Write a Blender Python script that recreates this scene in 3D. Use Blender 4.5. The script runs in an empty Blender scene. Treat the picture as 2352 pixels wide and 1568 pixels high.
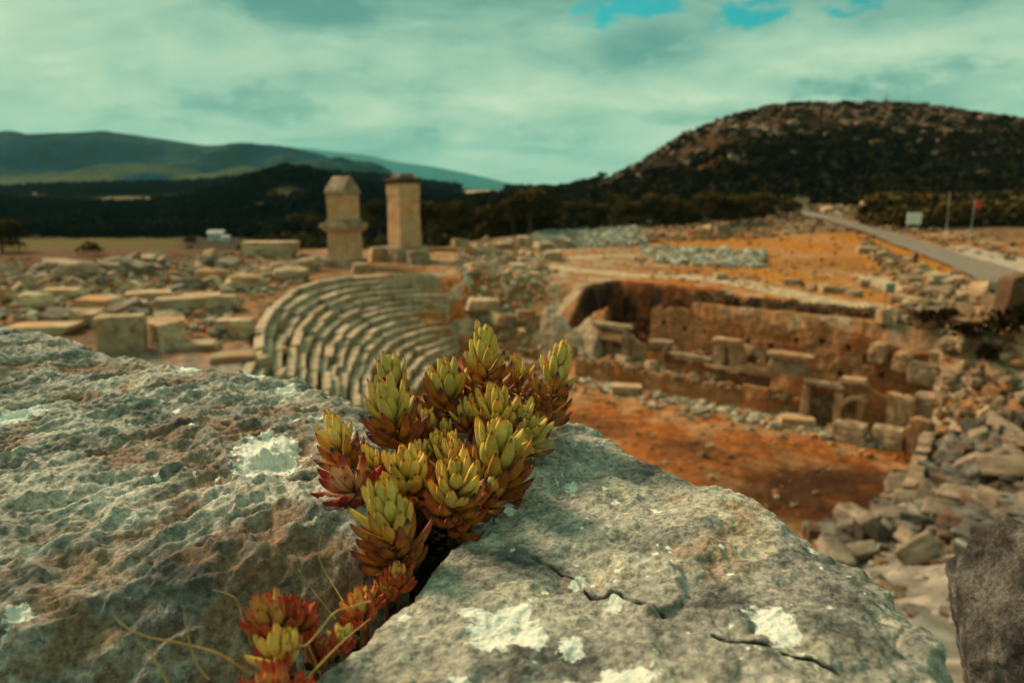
import bpy, math, random
import numpy as np
from mathutils import Vector, Matrix
C = bpy.context.scene.collection
SC = bpy.context.scene
rad = math.radians

# ------------------------------------------------------------------ camera
PITCH = 12.2
cam = bpy.data.objects.new('camera', bpy.data.cameras.new('camera'))
C.objects.link(cam)
cam.location = (0, 0, 0)
cam.rotation_euler = (rad(90 - PITCH), 0, 0)
cam.data.lens = 24
cam.data.sensor_width = 36
cam.data.clip_start = 0.02
cam.data.clip_end = 40000
cam.data.dof.use_dof = True
cam.data.dof.focus_distance = 0.325
cam.data.dof.aperture_fstop = 11.0
SC.camera = cam
SC.view_settings.view_transform = 'Standard'
SC.view_settings.look = 'None'
SC.view_settings.exposure = 0.36
SC.view_settings.gamma = 1.0
SC.cycles.use_denoising = True
SC.cycles.max_bounces = 6
SC.cycles.diffuse_bounces = 3
SC.cycles.glossy_bounces = 2
SC.cycles.volume_bounces = 0
SC.cycles.caustics_reflective = False
SC.cycles.caustics_refractive = False

# ------------------------------------------------------------------ sky and sun
SUN_AZ, SUN_EL = -52.0, 36.0          # degrees from +Y towards +X, elevation
w = bpy.data.worlds.new("World"); SC.world = w; w.use_nodes = True
nt = w.node_tree; nt.nodes.clear()
def N(nt, t, **k):
    n = nt.nodes.new(t)
    for a, b in k.items():
        if a in ('inp',):
            for i, v in b.items(): n.inputs[i].default_value = v
        else: setattr(n, a, b)
    return n
def ramp(nt, stops, interp='LINEAR'):
    r = nt.nodes.new('ShaderNodeValToRGB'); r.color_ramp.interpolation = interp
    e = r.color_ramp.elements
    while len(e) < len(stops): e.new(0.5)
    for i, (p, c) in enumerate(stops):
        e[i].position = p; e[i].color = (c[0], c[1], c[2], 1) if not isinstance(c, float) else (c, c, c, 1)
    return r
def mix(nt, fac, a, b, mode='MIX'):
    m = nt.nodes.new('ShaderNodeMix'); m.data_type = 'RGBA'; m.blend_type = mode
    for idx, v in ((0, fac), (6, a), (7, b)):
        if isinstance(v, (int, float)): m.inputs[idx].default_value = v if idx == 0 else (v, v, v, 1)
        elif isinstance(v, tuple): m.inputs[idx].default_value = (*v, 1)
        else: nt.links.new(v, m.inputs[idx])
    return m.outputs[2]
L = nt.links.new
tc = N(nt, 'ShaderNodeTexCoord')
sky = N(nt, 'ShaderNodeTexSky', sky_type='NISHITA', sun_disc=False, sun_elevation=rad(SUN_EL), sun_rotation=rad(SUN_AZ), air_density=1.3, dust_density=1.5, ozone_density=2.0)
# clouds lie on a plane overhead: direction / (z + k)
sep = N(nt, 'ShaderNodeSeparateXYZ'); L(tc.outputs['Generated'], sep.inputs[0])
zz = N(nt, 'ShaderNodeMath', operation='MAXIMUM', inp={1: 0.0}); L(sep.outputs[2], zz.inputs[0])
za = N(nt, 'ShaderNodeMath', operation='ADD', inp={1: 0.30}); L(zz.outputs[0], za.inputs[0])
dx = N(nt, 'ShaderNodeMath', operation='DIVIDE'); L(sep.outputs[0], dx.inputs[0]); L(za.outputs[0], dx.inputs[1])
dy = N(nt, 'ShaderNodeMath', operation='DIVIDE'); L(sep.outputs[1], dy.inputs[0]); L(za.outputs[0], dy.inputs[1])
cb = N(nt, 'ShaderNodeCombineXYZ'); L(dx.outputs[0], cb.inputs[0]); L(dy.outputs[0], cb.inputs[1])
mp = N(nt, 'ShaderNodeMapping', inp={'Rotation': (0, 0, 0.25), 'Scale': (0.85, 1.3, 1), 'Location': (3.1, 1.7, 0)}); L(cb.outputs[0], mp.inputs[0])
n1 = N(nt, 'ShaderNodeTexNoise', inp={'Scale': 0.95, 'Detail': 7.0, 'Roughness': 0.5, 'Distortion': 0.25}); L(mp.outputs[0], n1.inputs['Vector'])
n2 = N(nt, 'ShaderNodeTexNoise', inp={'Scale': 2.7, 'Detail': 6.0, 'Roughness': 0.55, 'Distortion': 0.5}); L(mp.outputs[0], n2.inputs['Vector'])
rc = ramp(nt, [(0.35, (0.85, 2.4, 2.0)), (0.43, (1.8, 3.5, 2.65)), (0.50, (2.9, 4.6, 3.25)), (0.57, (3.9, 5.4, 3.7)), (0.66, (5.6, 6.6, 4.5))])
av = N(nt, 'ShaderNodeMath', operation='MULTIPLY_ADD', inp={1: 0.62, 2: 0.0}); L(n1.outputs[0], av.inputs[0])
av2 = N(nt, 'ShaderNodeMath', operation='MULTIPLY_ADD', inp={1: 0.38}); L(n2.outputs[0], av2.inputs[0]); L(av.outputs[0], av2.inputs[2])
skt = mix(nt, 1.0, sky.outputs[0], (0.03, 0.75, 0.62), 'MULTIPLY')
# banks of darker cloud and gaps of blue, each at its own place in the sky (azimuth, height)
def M2(op, a, b):
    m = N(nt, 'ShaderNodeMath', operation=op)
    for i_, v in ((0, a), (1, b)):
        if isinstance(v, (int, float)): m.inputs[i_].default_value = v
        else: L(v, m.inputs[i_])
    return m.outputs[0]
azi = M2('ARCTAN2', sep.outputs[0], sep.outputs[1]); hgt_ = M2('DIVIDE', sep.outputs[2], M2('SQRT', M2('ADD', M2('MULTIPLY', sep.outputs[0], sep.outputs[0]), M2('MULTIPLY', sep.outputs[1], sep.outputs[1])), 0.0))
cb2 = N(nt, 'ShaderNodeCombineXYZ'); L(M2('MULTIPLY', azi, 1.0), cb2.inputs[0]); L(M2('MULTIPLY', hgt_, 2.2), cb2.inputs[1])
n3 = N(nt, 'ShaderNodeTexNoise', inp={'Scale': 22.0, 'Detail': 8.0, 'Roughness': 0.62}); L(cb2.outputs[0], n3.inputs['Vector'])
def blob(x, y, rx, ry, wob=1.6):
    """patch of sky seen at this place: azimuth and height from the measured direction"""
    b_ = -(y - 784) / 1568.0; a_ = (x - 1176) / 1568.0; P0 = rad(PITCH); d_ = (a_, math.cos(P0) + b_ * math.sin(P0), -math.sin(P0) + b_ * math.cos(P0))
    az0 = math.atan2(d_[0], d_[1]); h0 = d_[2] / math.hypot(d_[0], d_[1])
    u_ = M2('DIVIDE', M2('SUBTRACT', azi, az0), rx / 1568.0); v_ = M2('DIVIDE', M2('SUBTRACT', hgt_, h0), ry / 1568.0)
    r_ = M2('ADD', M2('MULTIPLY', u_, u_), M2('MULTIPLY', v_, v_)); r_ = M2('ADD', r_, M2('MULTIPLY', M2('SUBTRACT', n3.outputs[0], 0.5), wob * 3))
    return r_
def smap(v, lo, hi):
    m = N(nt, 'ShaderNodeMapRange', interpolation_type='SMOOTHSTEP', inp={'From Min': lo, 'From Max': hi, 'To Min': 1.0, 'To Max': 0.0}); L(v, m.inputs[0]); return m.outputs[0]
dens = av2.outputs[0]
for (x, y, rx, ry, am) in ((570, 250, 150, 50, 0.10), (1500, 112, 150, 40, 0.06), (2230, 215, 260, 70, 0.12), (1600, 262, 130, 26, 0.09), (700, 20, 150, 60, 0.08), (1130, 330, 200, 50, 0.06), (1900, 200, 120, 20, 0.05), (300, 140, 60, 60, 0.05), (1300, 280, 120, 40, 0.04), (2300, 10, 120, 60, 0.05)):
    dens = M2('SUBTRACT', dens, M2('MULTIPLY', smap(blob(x, y, rx, ry), 0.0, 1.6), am))
for (x, y, rx, ry, am) in ((1100, 130, 350, 110, 0.05), (250, 290, 300, 60, 0.04), (1900, 110, 300, 40, 0.05), (1120, 370, 120, 25, 0.08), (100, 80, 200, 60, 0.04)):
    dens = M2('ADD', dens, M2('MULTIPLY', smap(blob(x, y, rx, ry), 0.0, 1.8), am))
L(dens, rc.inputs[0])
c1 = rc.outputs[0]
for (x, y, rx, ry) in ((1400, 22, 80, 36), (1730, 34, 80, 28), (1965, 16, 46, 16), (1500, 8, 60, 22)):
    c1 = mix(nt, smap(blob(x, y, rx * 0.9, ry * 0.9, 3.6), -0.3, 2.0), c1, skt)
bg = N(nt, 'ShaderNodeBackground', inp={'Strength': 0.1}); L(c1, bg.inputs[0])
wo = N(nt, 'ShaderNodeOutputWorld'); L(bg.outputs[0], wo.inputs[0])
sun = bpy.data.objects.new('sun', bpy.data.lights.new('sun', 'SUN')); C.objects.link(sun)
sun.data.energy = 4.8; sun.data.angle = rad(18); sun.data.color = (1.0, 0.76, 0.50)
sd = Vector((math.sin(rad(SUN_AZ)) * math.cos(rad(SUN_EL)), math.cos(rad(SUN_AZ)) * math.cos(rad(SUN_EL)), math.sin(rad(SUN_EL))))
sun.rotation_euler = sd.to_track_quat('Z', 'Y').to_euler()

# ------------------------------------------------------------------ helpers
F = 1568.0; PR = rad(PITCH)
def ray(x, y):
    a = (x - 1176) / F; b = -(y - 784) / F
    return np.array([a, math.cos(PR) + b * math.sin(PR), -math.sin(PR) + b * math.cos(PR)])
def at_z(x, y, z):
    d = ray(x, y); return d * (z / d[2])
def at_Y(x, y, Y):
    d = ray(x, y); return d * (Y / d[1])
def px_of(p):      # size in metres of one measuring unit at distance Y
    return p / F

def tag(o, label=None, cat=None, group=None, kind=None):
    if label: o['label'] = label
    if cat: o['category'] = cat
    if group: o['group'] = group
    if kind: o['kind'] = kind
    return o
def empty(name, loc=(0, 0, 0), rz=0.0):
    o = bpy.data.objects.new(name, None); C.objects.link(o)
    o.location = loc; o.rotation_euler = (0, 0, rz); o.empty_display_size = 0.1
    return o
def mesh(name, V, Fc, mat, parent=None, smooth=True, attrs=None, quads=True):
    V = np.asarray(V, dtype=np.float32); me = bpy.data.meshes.new(name)
    if isinstance(Fc, np.ndarray):
        k = Fc.shape[1]; n = Fc.shape[0]
        me.vertices.add(len(V)); me.vertices.foreach_set('co', V.ravel())
        me.loops.add(n * k); me.loops.foreach_set('vertex_index', Fc.astype(np.int32).ravel())
        me.polygons.add(n); me.polygons.foreach_set('loop_start', np.arange(0, n * k, k, dtype=np.int32))
        me.polygons.foreach_set('loop_total', np.full(n, k, dtype=np.int32))
        me.update(calc_edges=True)
    else:
        me.from_pydata([tuple(v) for v in V.tolist()], [], Fc)
    if attrs:
        for an, arr in attrs.items():
            arr = np.asarray(arr, dtype=np.float32)
            if arr.ndim == 2:
                if arr.shape[1] == 3: arr = np.hstack([arr, np.ones((len(arr), 1), np.float32)])
                a = me.attributes.new(an, 'FLOAT_COLOR', 'POINT'); a.data.foreach_set('color', arr.ravel())
            else:
                a = me.attributes.new(an, 'FLOAT', 'POINT'); a.data.foreach_set('value', arr)
    me.polygons.foreach_set('use_smooth', np.full(len(me.polygons), smooth, dtype=bool))
    me.update()
    if mat: me.materials.append(mat)
    o = bpy.data.objects.new(name, me); C.objects.link(o)
    if parent: o.parent = parent
    return o

# numpy noise ------------------------------------------------------
def _h(ix, iy, iz, s):
    with np.errstate(over='ignore'):
        h = (ix.astype(np.int64) * 374761393 + iy.astype(np.int64) * 668265263 + iz.astype(np.int64) * 2147483647 + s * 974711) & 0xffffffff
        h = ((h ^ (h >> 13)) * 1274126177) & 0xffffffff
        h = ((h ^ (h >> 16)) * 2246822519) & 0xffffffff
        h = h ^ (h >> 15)
    return (h & 0xffffff) / float(0xffffff) * 2 - 1
def vn(p, s=0):
    p = np.asarray(p, float); i = np.floor(p); f = p - i; f = f * f * f * (f * (f * 6 - 15) + 10); i = i.astype(np.int64)
    x, y, z = i[..., 0], i[..., 1], i[..., 2]; r = 0
    for a in (0, 1):
        for b in (0, 1):
            for c in (0, 1):
                wgt = (f[..., 0] if a else 1 - f[..., 0]) * (f[..., 1] if b else 1 - f[..., 1]) * (f[..., 2] if c else 1 - f[..., 2])
                r = r + wgt * _h(x + a, y + b, z + c, s)
    return r
def fbm(p, o=4, s=0, ridged=False):
    p = np.asarray(p, float); a = 1.0; t = 0; n = 0
    for k in range(o):
        v = vn(p * (2.03 ** k) + k * 17.3, s + k)
        if ridged: v = 1 - 2 * np.abs(v)
        t = t + a * v; n += a; a *= 0.5
    return t / n
def f2(x, y, sc, o=4, s=0, z=0.0, ridged=False):
    return fbm(np.stack([np.asarray(x, float) * sc, np.asarray(y, float) * sc, np.zeros_like(np.asarray(x, float)) + z], -1), o, s, ridged)
def sm(a, b, v):
    t = np.clip((v - a) / (b - a), 0, 1); return t * t * (3 - 2 * t)
def lerp(a, b, t): return a + (b - a) * t
def grid_faces(nu, nv, wrap_u=False):
    U = np.arange(nu if wrap_u else nu - 1); Vv = np.arange(nv - 1)
    a, b = np.meshgrid(U, Vv, indexing='ij'); a = a.ravel(); b = b.ravel(); a2 = (a + 1) % nu
    return np.stack([a * nv + b, a2 * nv + b, a2 * nv + b + 1, a * nv + b + 1], 1)
def catmull(P, n, closed=False):
    P = np.asarray(P, float); m = len(P); out = []
    segs = m if closed else m - 1
    for i in range(segs):
        if closed: a, b, c, d = P[(i - 1) % m], P[i], P[(i + 1) % m], P[(i + 2) % m]
        else: a, b, c, d = P[max(i - 1, 0)], P[i], P[i + 1], P[min(i + 2, m - 1)]
        for t in np.linspace(0, 1, 24, endpoint=False):
            out.append(0.5 * ((2 * b) + (c - a) * t + (2 * a - 5 * b + 4 * c - d) * t * t + (3 * b - 3 * c + d - a) * t ** 3))
    if not closed: out.append(P[-1])
    out = np.array(out)
    Q = np.vstack([out, out[:1]]) if closed else out
    s = np.r_[0, np.cumsum(np.linalg.norm(np.diff(Q, axis=0), axis=1))]
    t = np.linspace(0, s[-1], n, endpoint=not closed)
    return np.stack([np.interp(t, s, Q[:, k]) for k in range(P.shape[1])], 1)

# materials --------------------------------------------------------
def newmat(name):
    m = bpy.data.materials.new(name); m.use_nodes = True; nt = m.node_tree
    b = nt.nodes['Principled BSDF']; return m, nt, b
def noise(nt, vec, scale, detail=6, rough=0.55, dist=0.0):
    n = N(nt, 'ShaderNodeTexNoise', inp={'Scale': scale, 'Detail': float(detail), 'Roughness': rough, 'Distortion': dist})
    nt.links.new(vec, n.inputs['Vector']); return n.outputs[0]
def bumpn(nt, b, h, strength, dist, prev=None):
    bp = N(nt, 'ShaderNodeBump', inp={'Strength': strength, 'Distance': dist}); nt.links.new(h, bp.inputs['Height'])
    if prev: nt.links.new(prev, bp.inputs['Normal'])
    nt.links.new(bp.outputs[0], b.inputs['Normal']); return bp.outputs[0]
def maprange(nt, v, a, b, c=0.0, d=1.0, smooth=True):
    m = N(nt, 'ShaderNodeMapRange', inp={'From Min': a, 'From Max': b, 'To Min': c, 'To Max': d})
    if smooth: m.interpolation_type = 'SMOOTHSTEP'
    nt.links.new(v, m.inputs[0]); return m.outputs[0]
def math2(nt, op, a, b):
    m = N(nt, 'ShaderNodeMath', operation=op)
    for i, v in ((0, a), (1, b)):
        if isinstance(v, (int, float)): m.inputs[i].default_value = v
        else: nt.links.new(v, m.inputs[i])
    return m.outputs[0]

def attr_mat(name, rough=0.9, nscale=3.0, namp=0.35, bump=0.3, bdist=0.05, spec=0.2, attr='col', alb=1.0):
    m, nt, b = newmat(name)
    at = N(nt, 'ShaderNodeAttribute', attribute_name=attr)
    t = N(nt, 'ShaderNodeTexCoord')
    n = noise(nt, t.outputs['Object'], nscale, 8, 0.65)
    k = maprange(nt, n, 0.36, 0.64, (1 - namp) * alb, (1 + namp) * alb, False)
    col = mix(nt, 1.0, at.outputs['Color'], k, 'MULTIPLY')
    nt.links.new(col, b.inputs['Base Color'])
    b.inputs['Roughness'].default_value = rough; b.inputs['Specular IOR Level'].default_value = spec
    if bump: bumpn(nt, b, n, bump, bdist)
    return m

def stone_mat(name, light, mid, warm, scale=1.0, warmth=0.5, objvar=True, bump=0.6, dark=(0.12, 0.11, 0.09), alb=0.78):
    """weathered limestone: pale and grey mottling, rust staining, dark lichen specks"""
    m, nt, b = newmat(name)
    t = N(nt, 'ShaderNodeTexCoord'); v = t.outputs['Object']
    if objvar:
        oi = N(nt, 'ShaderNodeObjectInfo')
        ad = N(nt, 'ShaderNodeVectorMath', operation='ADD'); sc_ = math2(nt, 'MULTIPLY', oi.outputs['Random'], 57.0)
        nt.links.new(v, ad.inputs[0]); nt.links.new(sc_, ad.inputs[1]); v = ad.outputs[0]
    a = noise(nt, v, 1.1 * scale, 8, 0.62, 0.3)
    r = ramp(nt, [(0.36, mid), (0.5, tuple((light[i] + mid[i]) / 2 for i in range(3))), (0.60, light)]); nt.links.new(a, r.inputs[0])
    wv = noise(nt, v, 0.7 * scale, 6, 0.6, 0.8)
    wf = maprange(nt, wv, 0.62 - 0.3 * warmth, 0.80 - 0.3 * warmth)
    col = mix(nt, wf, r.outputs[0], warm)
    dk = noise(nt, v, 5.0 * scale, 6, 0.7)
    df = maprange(nt, dk, 0.53, 0.66, 0.0, 0.85)
    col = mix(nt, df, col, dark)
    if objvar:
        k = maprange(nt, oi.outputs['Random'], 0, 1, 0.62, 1.18, False)
        col = mix(nt, 1.0, col, k, 'MULTIPLY')
    col = mix(nt, 1.0, col, (alb * 1.12, alb * 0.96, alb * 0.84), 'MULTIPLY')
    nt.links.new(col, b.inputs['Base Color'])
    b.inputs['Roughness'].default_value = 0.95; b.inputs['Specular IOR Level'].default_value = 0.15
    hh = noise(nt, v, 4.0 * scale, 10, 0.7)
    bumpn(nt, b, hh, bump, 0.12 / scale)
    return m

M = {}
M['rockdk'] = stone_mat('dark_brown_masonry', (0.20, 0.12, 0.07), (0.10, 0.06, 0.035), (0.18, 0.08, 0.03), 1.5, 0.4, objvar=False)
M['block'] = stone_mat('weathered_limestone', (0.62, 0.52, 0.36), (0.34, 0.27, 0.19), (0.52, 0.27, 0.12), 1.0, 0.45)
M['grey'] = stone_mat('grey_limestone', (0.37, 0.33, 0.265), (0.14, 0.12, 0.095), (0.24, 0.15, 0.09), 1.0, 0.2)
M['seat'] = stone_mat('seat_limestone', (0.62, 0.53, 0.40), (0.34, 0.29, 0.22), (0.50, 0.30, 0.16), 0.9, 0.3, objvar=False, bump=0.5)
M['tomb'] = stone_mat('tomb_limestone', (0.70, 0.48, 0.29), (0.52, 0.35, 0.21), (0.66, 0.28, 0.10), 0.55, 0.45, objvar=False, bump=0.35, dark=(0.30, 0.21, 0.13))
M['tomb_grey'] = stone_mat('tomb_weathered_top', (0.44, 0.36, 0.26), (0.20, 0.16, 0.12), (0.38, 0.2, 0.1), 0.8, 0.2, objvar=False)
M['tomb_dark'] = stone_mat('tomb_dark_cap', (0.09, 0.07, 0.055), (0.04, 0.03, 0.028), (0.10, 0.05, 0.03), 0.8, 0.2, objvar=False)
M['wall'] = stone_mat('ochre_rubble_masonry', (0.52, 0.29, 0.15), (0.34, 0.18, 0.09), (0.44, 0.17, 0.06), 1.2, 0.55, objvar=False, dark=(0.10, 0.05, 0.025))
M['soil'] = attr_mat('ground_soil', 0.97, 2.2, 0.45, 0.8, 0.12, 0.05, alb=0.66)
M['hill'] = attr_mat('hill_surface', 0.97, 0.22, 0.5, 1.0, 3.0, 0.0)
M['leaf'] = attr_mat('foliage', 0.95, 2.0, 0.3, 0.0, 0.0, 0.0)
M['rubble'] = attr_mat('rubble_stone', 0.95, 2.5, 0.4, 0.5, 0.05, 0.05, alb=0.68)
def plain(name, col, rough=0.7, metal=0.0, namp=0.2, ns=20.0):
    m, nt, b = newmat(name); t = N(nt, 'ShaderNodeTexCoord')
    n = noise(nt, t.outputs['Object'], ns, 5)
    k = maprange(nt, n, 0.35, 0.65, 1 - namp, 1 + namp, False)
    nt.links.new(mix(nt, 1.0, col, k, 'MULTIPLY'), b.inputs['Base Color'])
    b.inputs['Roughness'].default_value = rough; b.inputs['Metallic'].default_value = metal
    return m
M['bark'] = plain('bark', (0.06, 0.045, 0.03), 0.9)
M['asphalt'] = plain('road_surface', (0.165, 0.12, 0.085), 0.95, ns=1.5)
M['gravel'] = plain('pale_gravel', (0.34, 0.26, 0.175), 0.95, ns=2.0)
M['white'] = plain('white_paint', (0.62, 0.62, 0.56), 0.7)
M['metal'] = plain('galvanised_metal', (0.25, 0.25, 0.24), 0.5, 0.6)
M['panel'] = plain('grey_panel', (0.16, 0.19, 0.19), 0.6)
M['red'] = plain('red_cloth', (0.55, 0.03, 0.02), 0.8)
M['roof'] = plain('grey_roof', (0.32, 0.3, 0.27), 0.8)
M['dark'] = plain('dark_cloth', (0.02, 0.022, 0.025), 0.8)
M['skin'] = plain('skin', (0.42, 0.22, 0.13), 0.6)
M['glass'] = plain('window_glass', (0.03, 0.04, 0.045), 0.2)

# ------------------------------------------------------------------ terrain
ZP = -6.9; ZO = -12.5
RIM = [at_z(1012, 634, ZP), at_z(930, 630, ZP), at_z(850, 634, ZP), at_z(770, 640, ZP), at_z(690, 658, ZP), at_z(615, 700, ZP), at_z(576, 760, ZP), at_z(560, 840, ZP),
       np.array([-10, 20, -6.2]), np.array([-7, 10, -3.6]), np.array([-3.0, 3.2, -1.5]), np.array([0.3, 0.9, -0.75]), np.array([3, 1.2, -1.1]), np.array([9, 4, -3.2]), np.array([18, 9, -5.2]), np.array([27, 17, -5.9]), np.array([31, 25, -6.4])]
INN = [at_z(1062, 812, ZO), at_z(1040, 822, ZO), at_z(1008, 838, ZO), at_z(980, 862, ZO), at_z(952, 900, ZO), at_z(932, 950, ZO), at_z(922, 1000, ZO), at_z(915, 1060, ZO),
       np.array([-4.6, 26, ZO]), np.array([-2.5, 22.5, ZO]), np.array([1.5, 20.6, ZO]), np.array([3.5, 20.2, ZO]), np.array([6, 20.4, ZO]), np.array([9.5, 21.6, ZO]), np.array([12.2, 23.4, ZO]), np.array([15.6, 25.2, ZO]), np.array([18.5, 29.5, ZO])]
S0 = np.array([4.9, 45.6]); SU = np.array([0.774, -0.633]); SN = np.array([0.633, 0.774])
def st(s, n, z=0.0):
    p = S0 + SU * s + SN * n; return np.array([p[0], p[1], z])
RIMC = catmull(RIM, 90); INNC = catmull(INN, 90)
RPOLY = np.vstack([RIMC, [st(21.5, 1.5, -7.0)], [st(18, 3.4, -7.1)], [st(9, 3.4, -7.0)], [st(0, 3.4, -6.9)], [st(-5, 6.0, -6.9)]])
OPOLY = np.vstack([INNC, [st(20, 0, ZO)], [st(10, 0, ZO)], [st(0, 0, ZO)], [st(-5.0, 1.0, ZO)]])
def polyinfo(x, y, P):
    sh = x.shape; x = x.ravel(); y = y.ravel(); best = np.full(x.shape, 1e9); ins = np.zeros(x.shape, bool)
    n = len(P)
    for i in range(n):
        a = P[i]; b = P[(i + 1) % n]; e = b[:2] - a[:2]; l2 = max(e @ e, 1e-9)
        t = np.clip(((x - a[0]) * e[0] + (y - a[1]) * e[1]) / l2, 0, 1)
        best = np.minimum(best, np.hypot(x - a[0] - t * e[0], y - a[1] - t * e[1]))
        cr = (a[1] > y) != (b[1] > y)
        if abs(b[1] - a[1]) > 1e-12:
            ins ^= cr & (x < (b[0] - a[0]) * (y - a[1]) / (b[1] - a[1]) + a[0])
    return best.reshape(sh), ins.reshape(sh)
RS = RPOLY
def rimz(x, y):
    num = 0; den = 0
    for p in RS[::2]:
        d2 = (x - p[0]) ** 2 + (y - p[1]) ** 2; wt = 1 / (d2 + 0.6) ** 2
        num = num + wt * p[2]; den = den + wt
    return num / den
def base_h(x, y):
    z = ZP + 0.35 * f2(x, y, 0.11, 3, 5)
    z = z - 5.2 * sm(84, 125, y) * sm(6, -30, x)                      # valley to the left
    z = z + 4.2 * sm(62, 140, y) * sm(14, 60, x)                      # rise towards the hill on the right
    z = z + 0.9 * sm(80, 120, y) * sm(-10, 20, x) * (1 - sm(25, 60, x))
    r = np.hypot(x, y); z = z - 8 * sm(250, 900, r) * sm(0, -200, x)
    return z
def H(x, y, fine=True):
    x = np.asarray(x, float); y = np.asarray(y, float)
    z = base_h(x, y)
    near = (np.hypot(x, y) < 130)
    if near.any():
        X = x[near]; Y = y[near]
        dR, iR = polyinfo(X, Y, RPOLY); dO, iO = polyinfo(X, Y, OPOLY)
        zr = rimz(X, Y); zb = z[near]
        zo = zb + (zr - zb) * np.exp(-(dR / 16.0) ** 2)
        t = dO / (dO + dR + 1e-6)
        zi = ZO + t * (zr - ZO)
        zi = np.where(iO, ZO + 0.12 * f2(X, Y, 0.35, 3, 9), zi)
        zz = np.where(iR, zi, zo)
        s = (X - S0[0]) * SU[0] + (Y - S0[1]) * SU[1]; n = (X - S0[0]) * SN[0] + (Y - S0[1]) * SN[1]
        ter = (s > 0.2) & (s < 20.5) & (n > 0.36) & (n < 3.3)
        zz = np.where(ter, -11.35 + 0.1 * f2(X, Y, 1.0, 2, 3), zz)
        s = s + 0.9 * f2(X, Y, 0.45, 3, 77); n = n + 0.7 * f2(X, Y, 0.5, 3, 78)
        pit = sm(-3.2, -2.2, s) * (1 - sm(5.2, 5.8, s)) * sm(2.6, 3.4, n) * (1 - sm(8.0, 10.0, n))
        zz = zz - pit * 2.9
        # a shallow ledge carries the boulders in front of the camera
        if fine:
            rough = 0.10 * f2(X, Y, 1.3, 4, 21) * sm(1.5, 6, np.hypot(X, Y)) * (1 + 1.2 * (iR & ~iO))
            zz = zz + rough
        z[near] = zz
    return z
def hit(px, py):
    d = ray(px, py)
    Y = np.concatenate([np.linspace(2, 130, 900), np.linspace(131, 900, 300)])
    X = d[0] / d[1] * Y; Z = d[2] / d[1] * Y; h = H(X, Y, False)
    k = np.argmax(Z < h)
    if not (Z < h).any(): k = len(Y) - 1
    return np.array([X[k], Y[k], h[k]])

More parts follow.
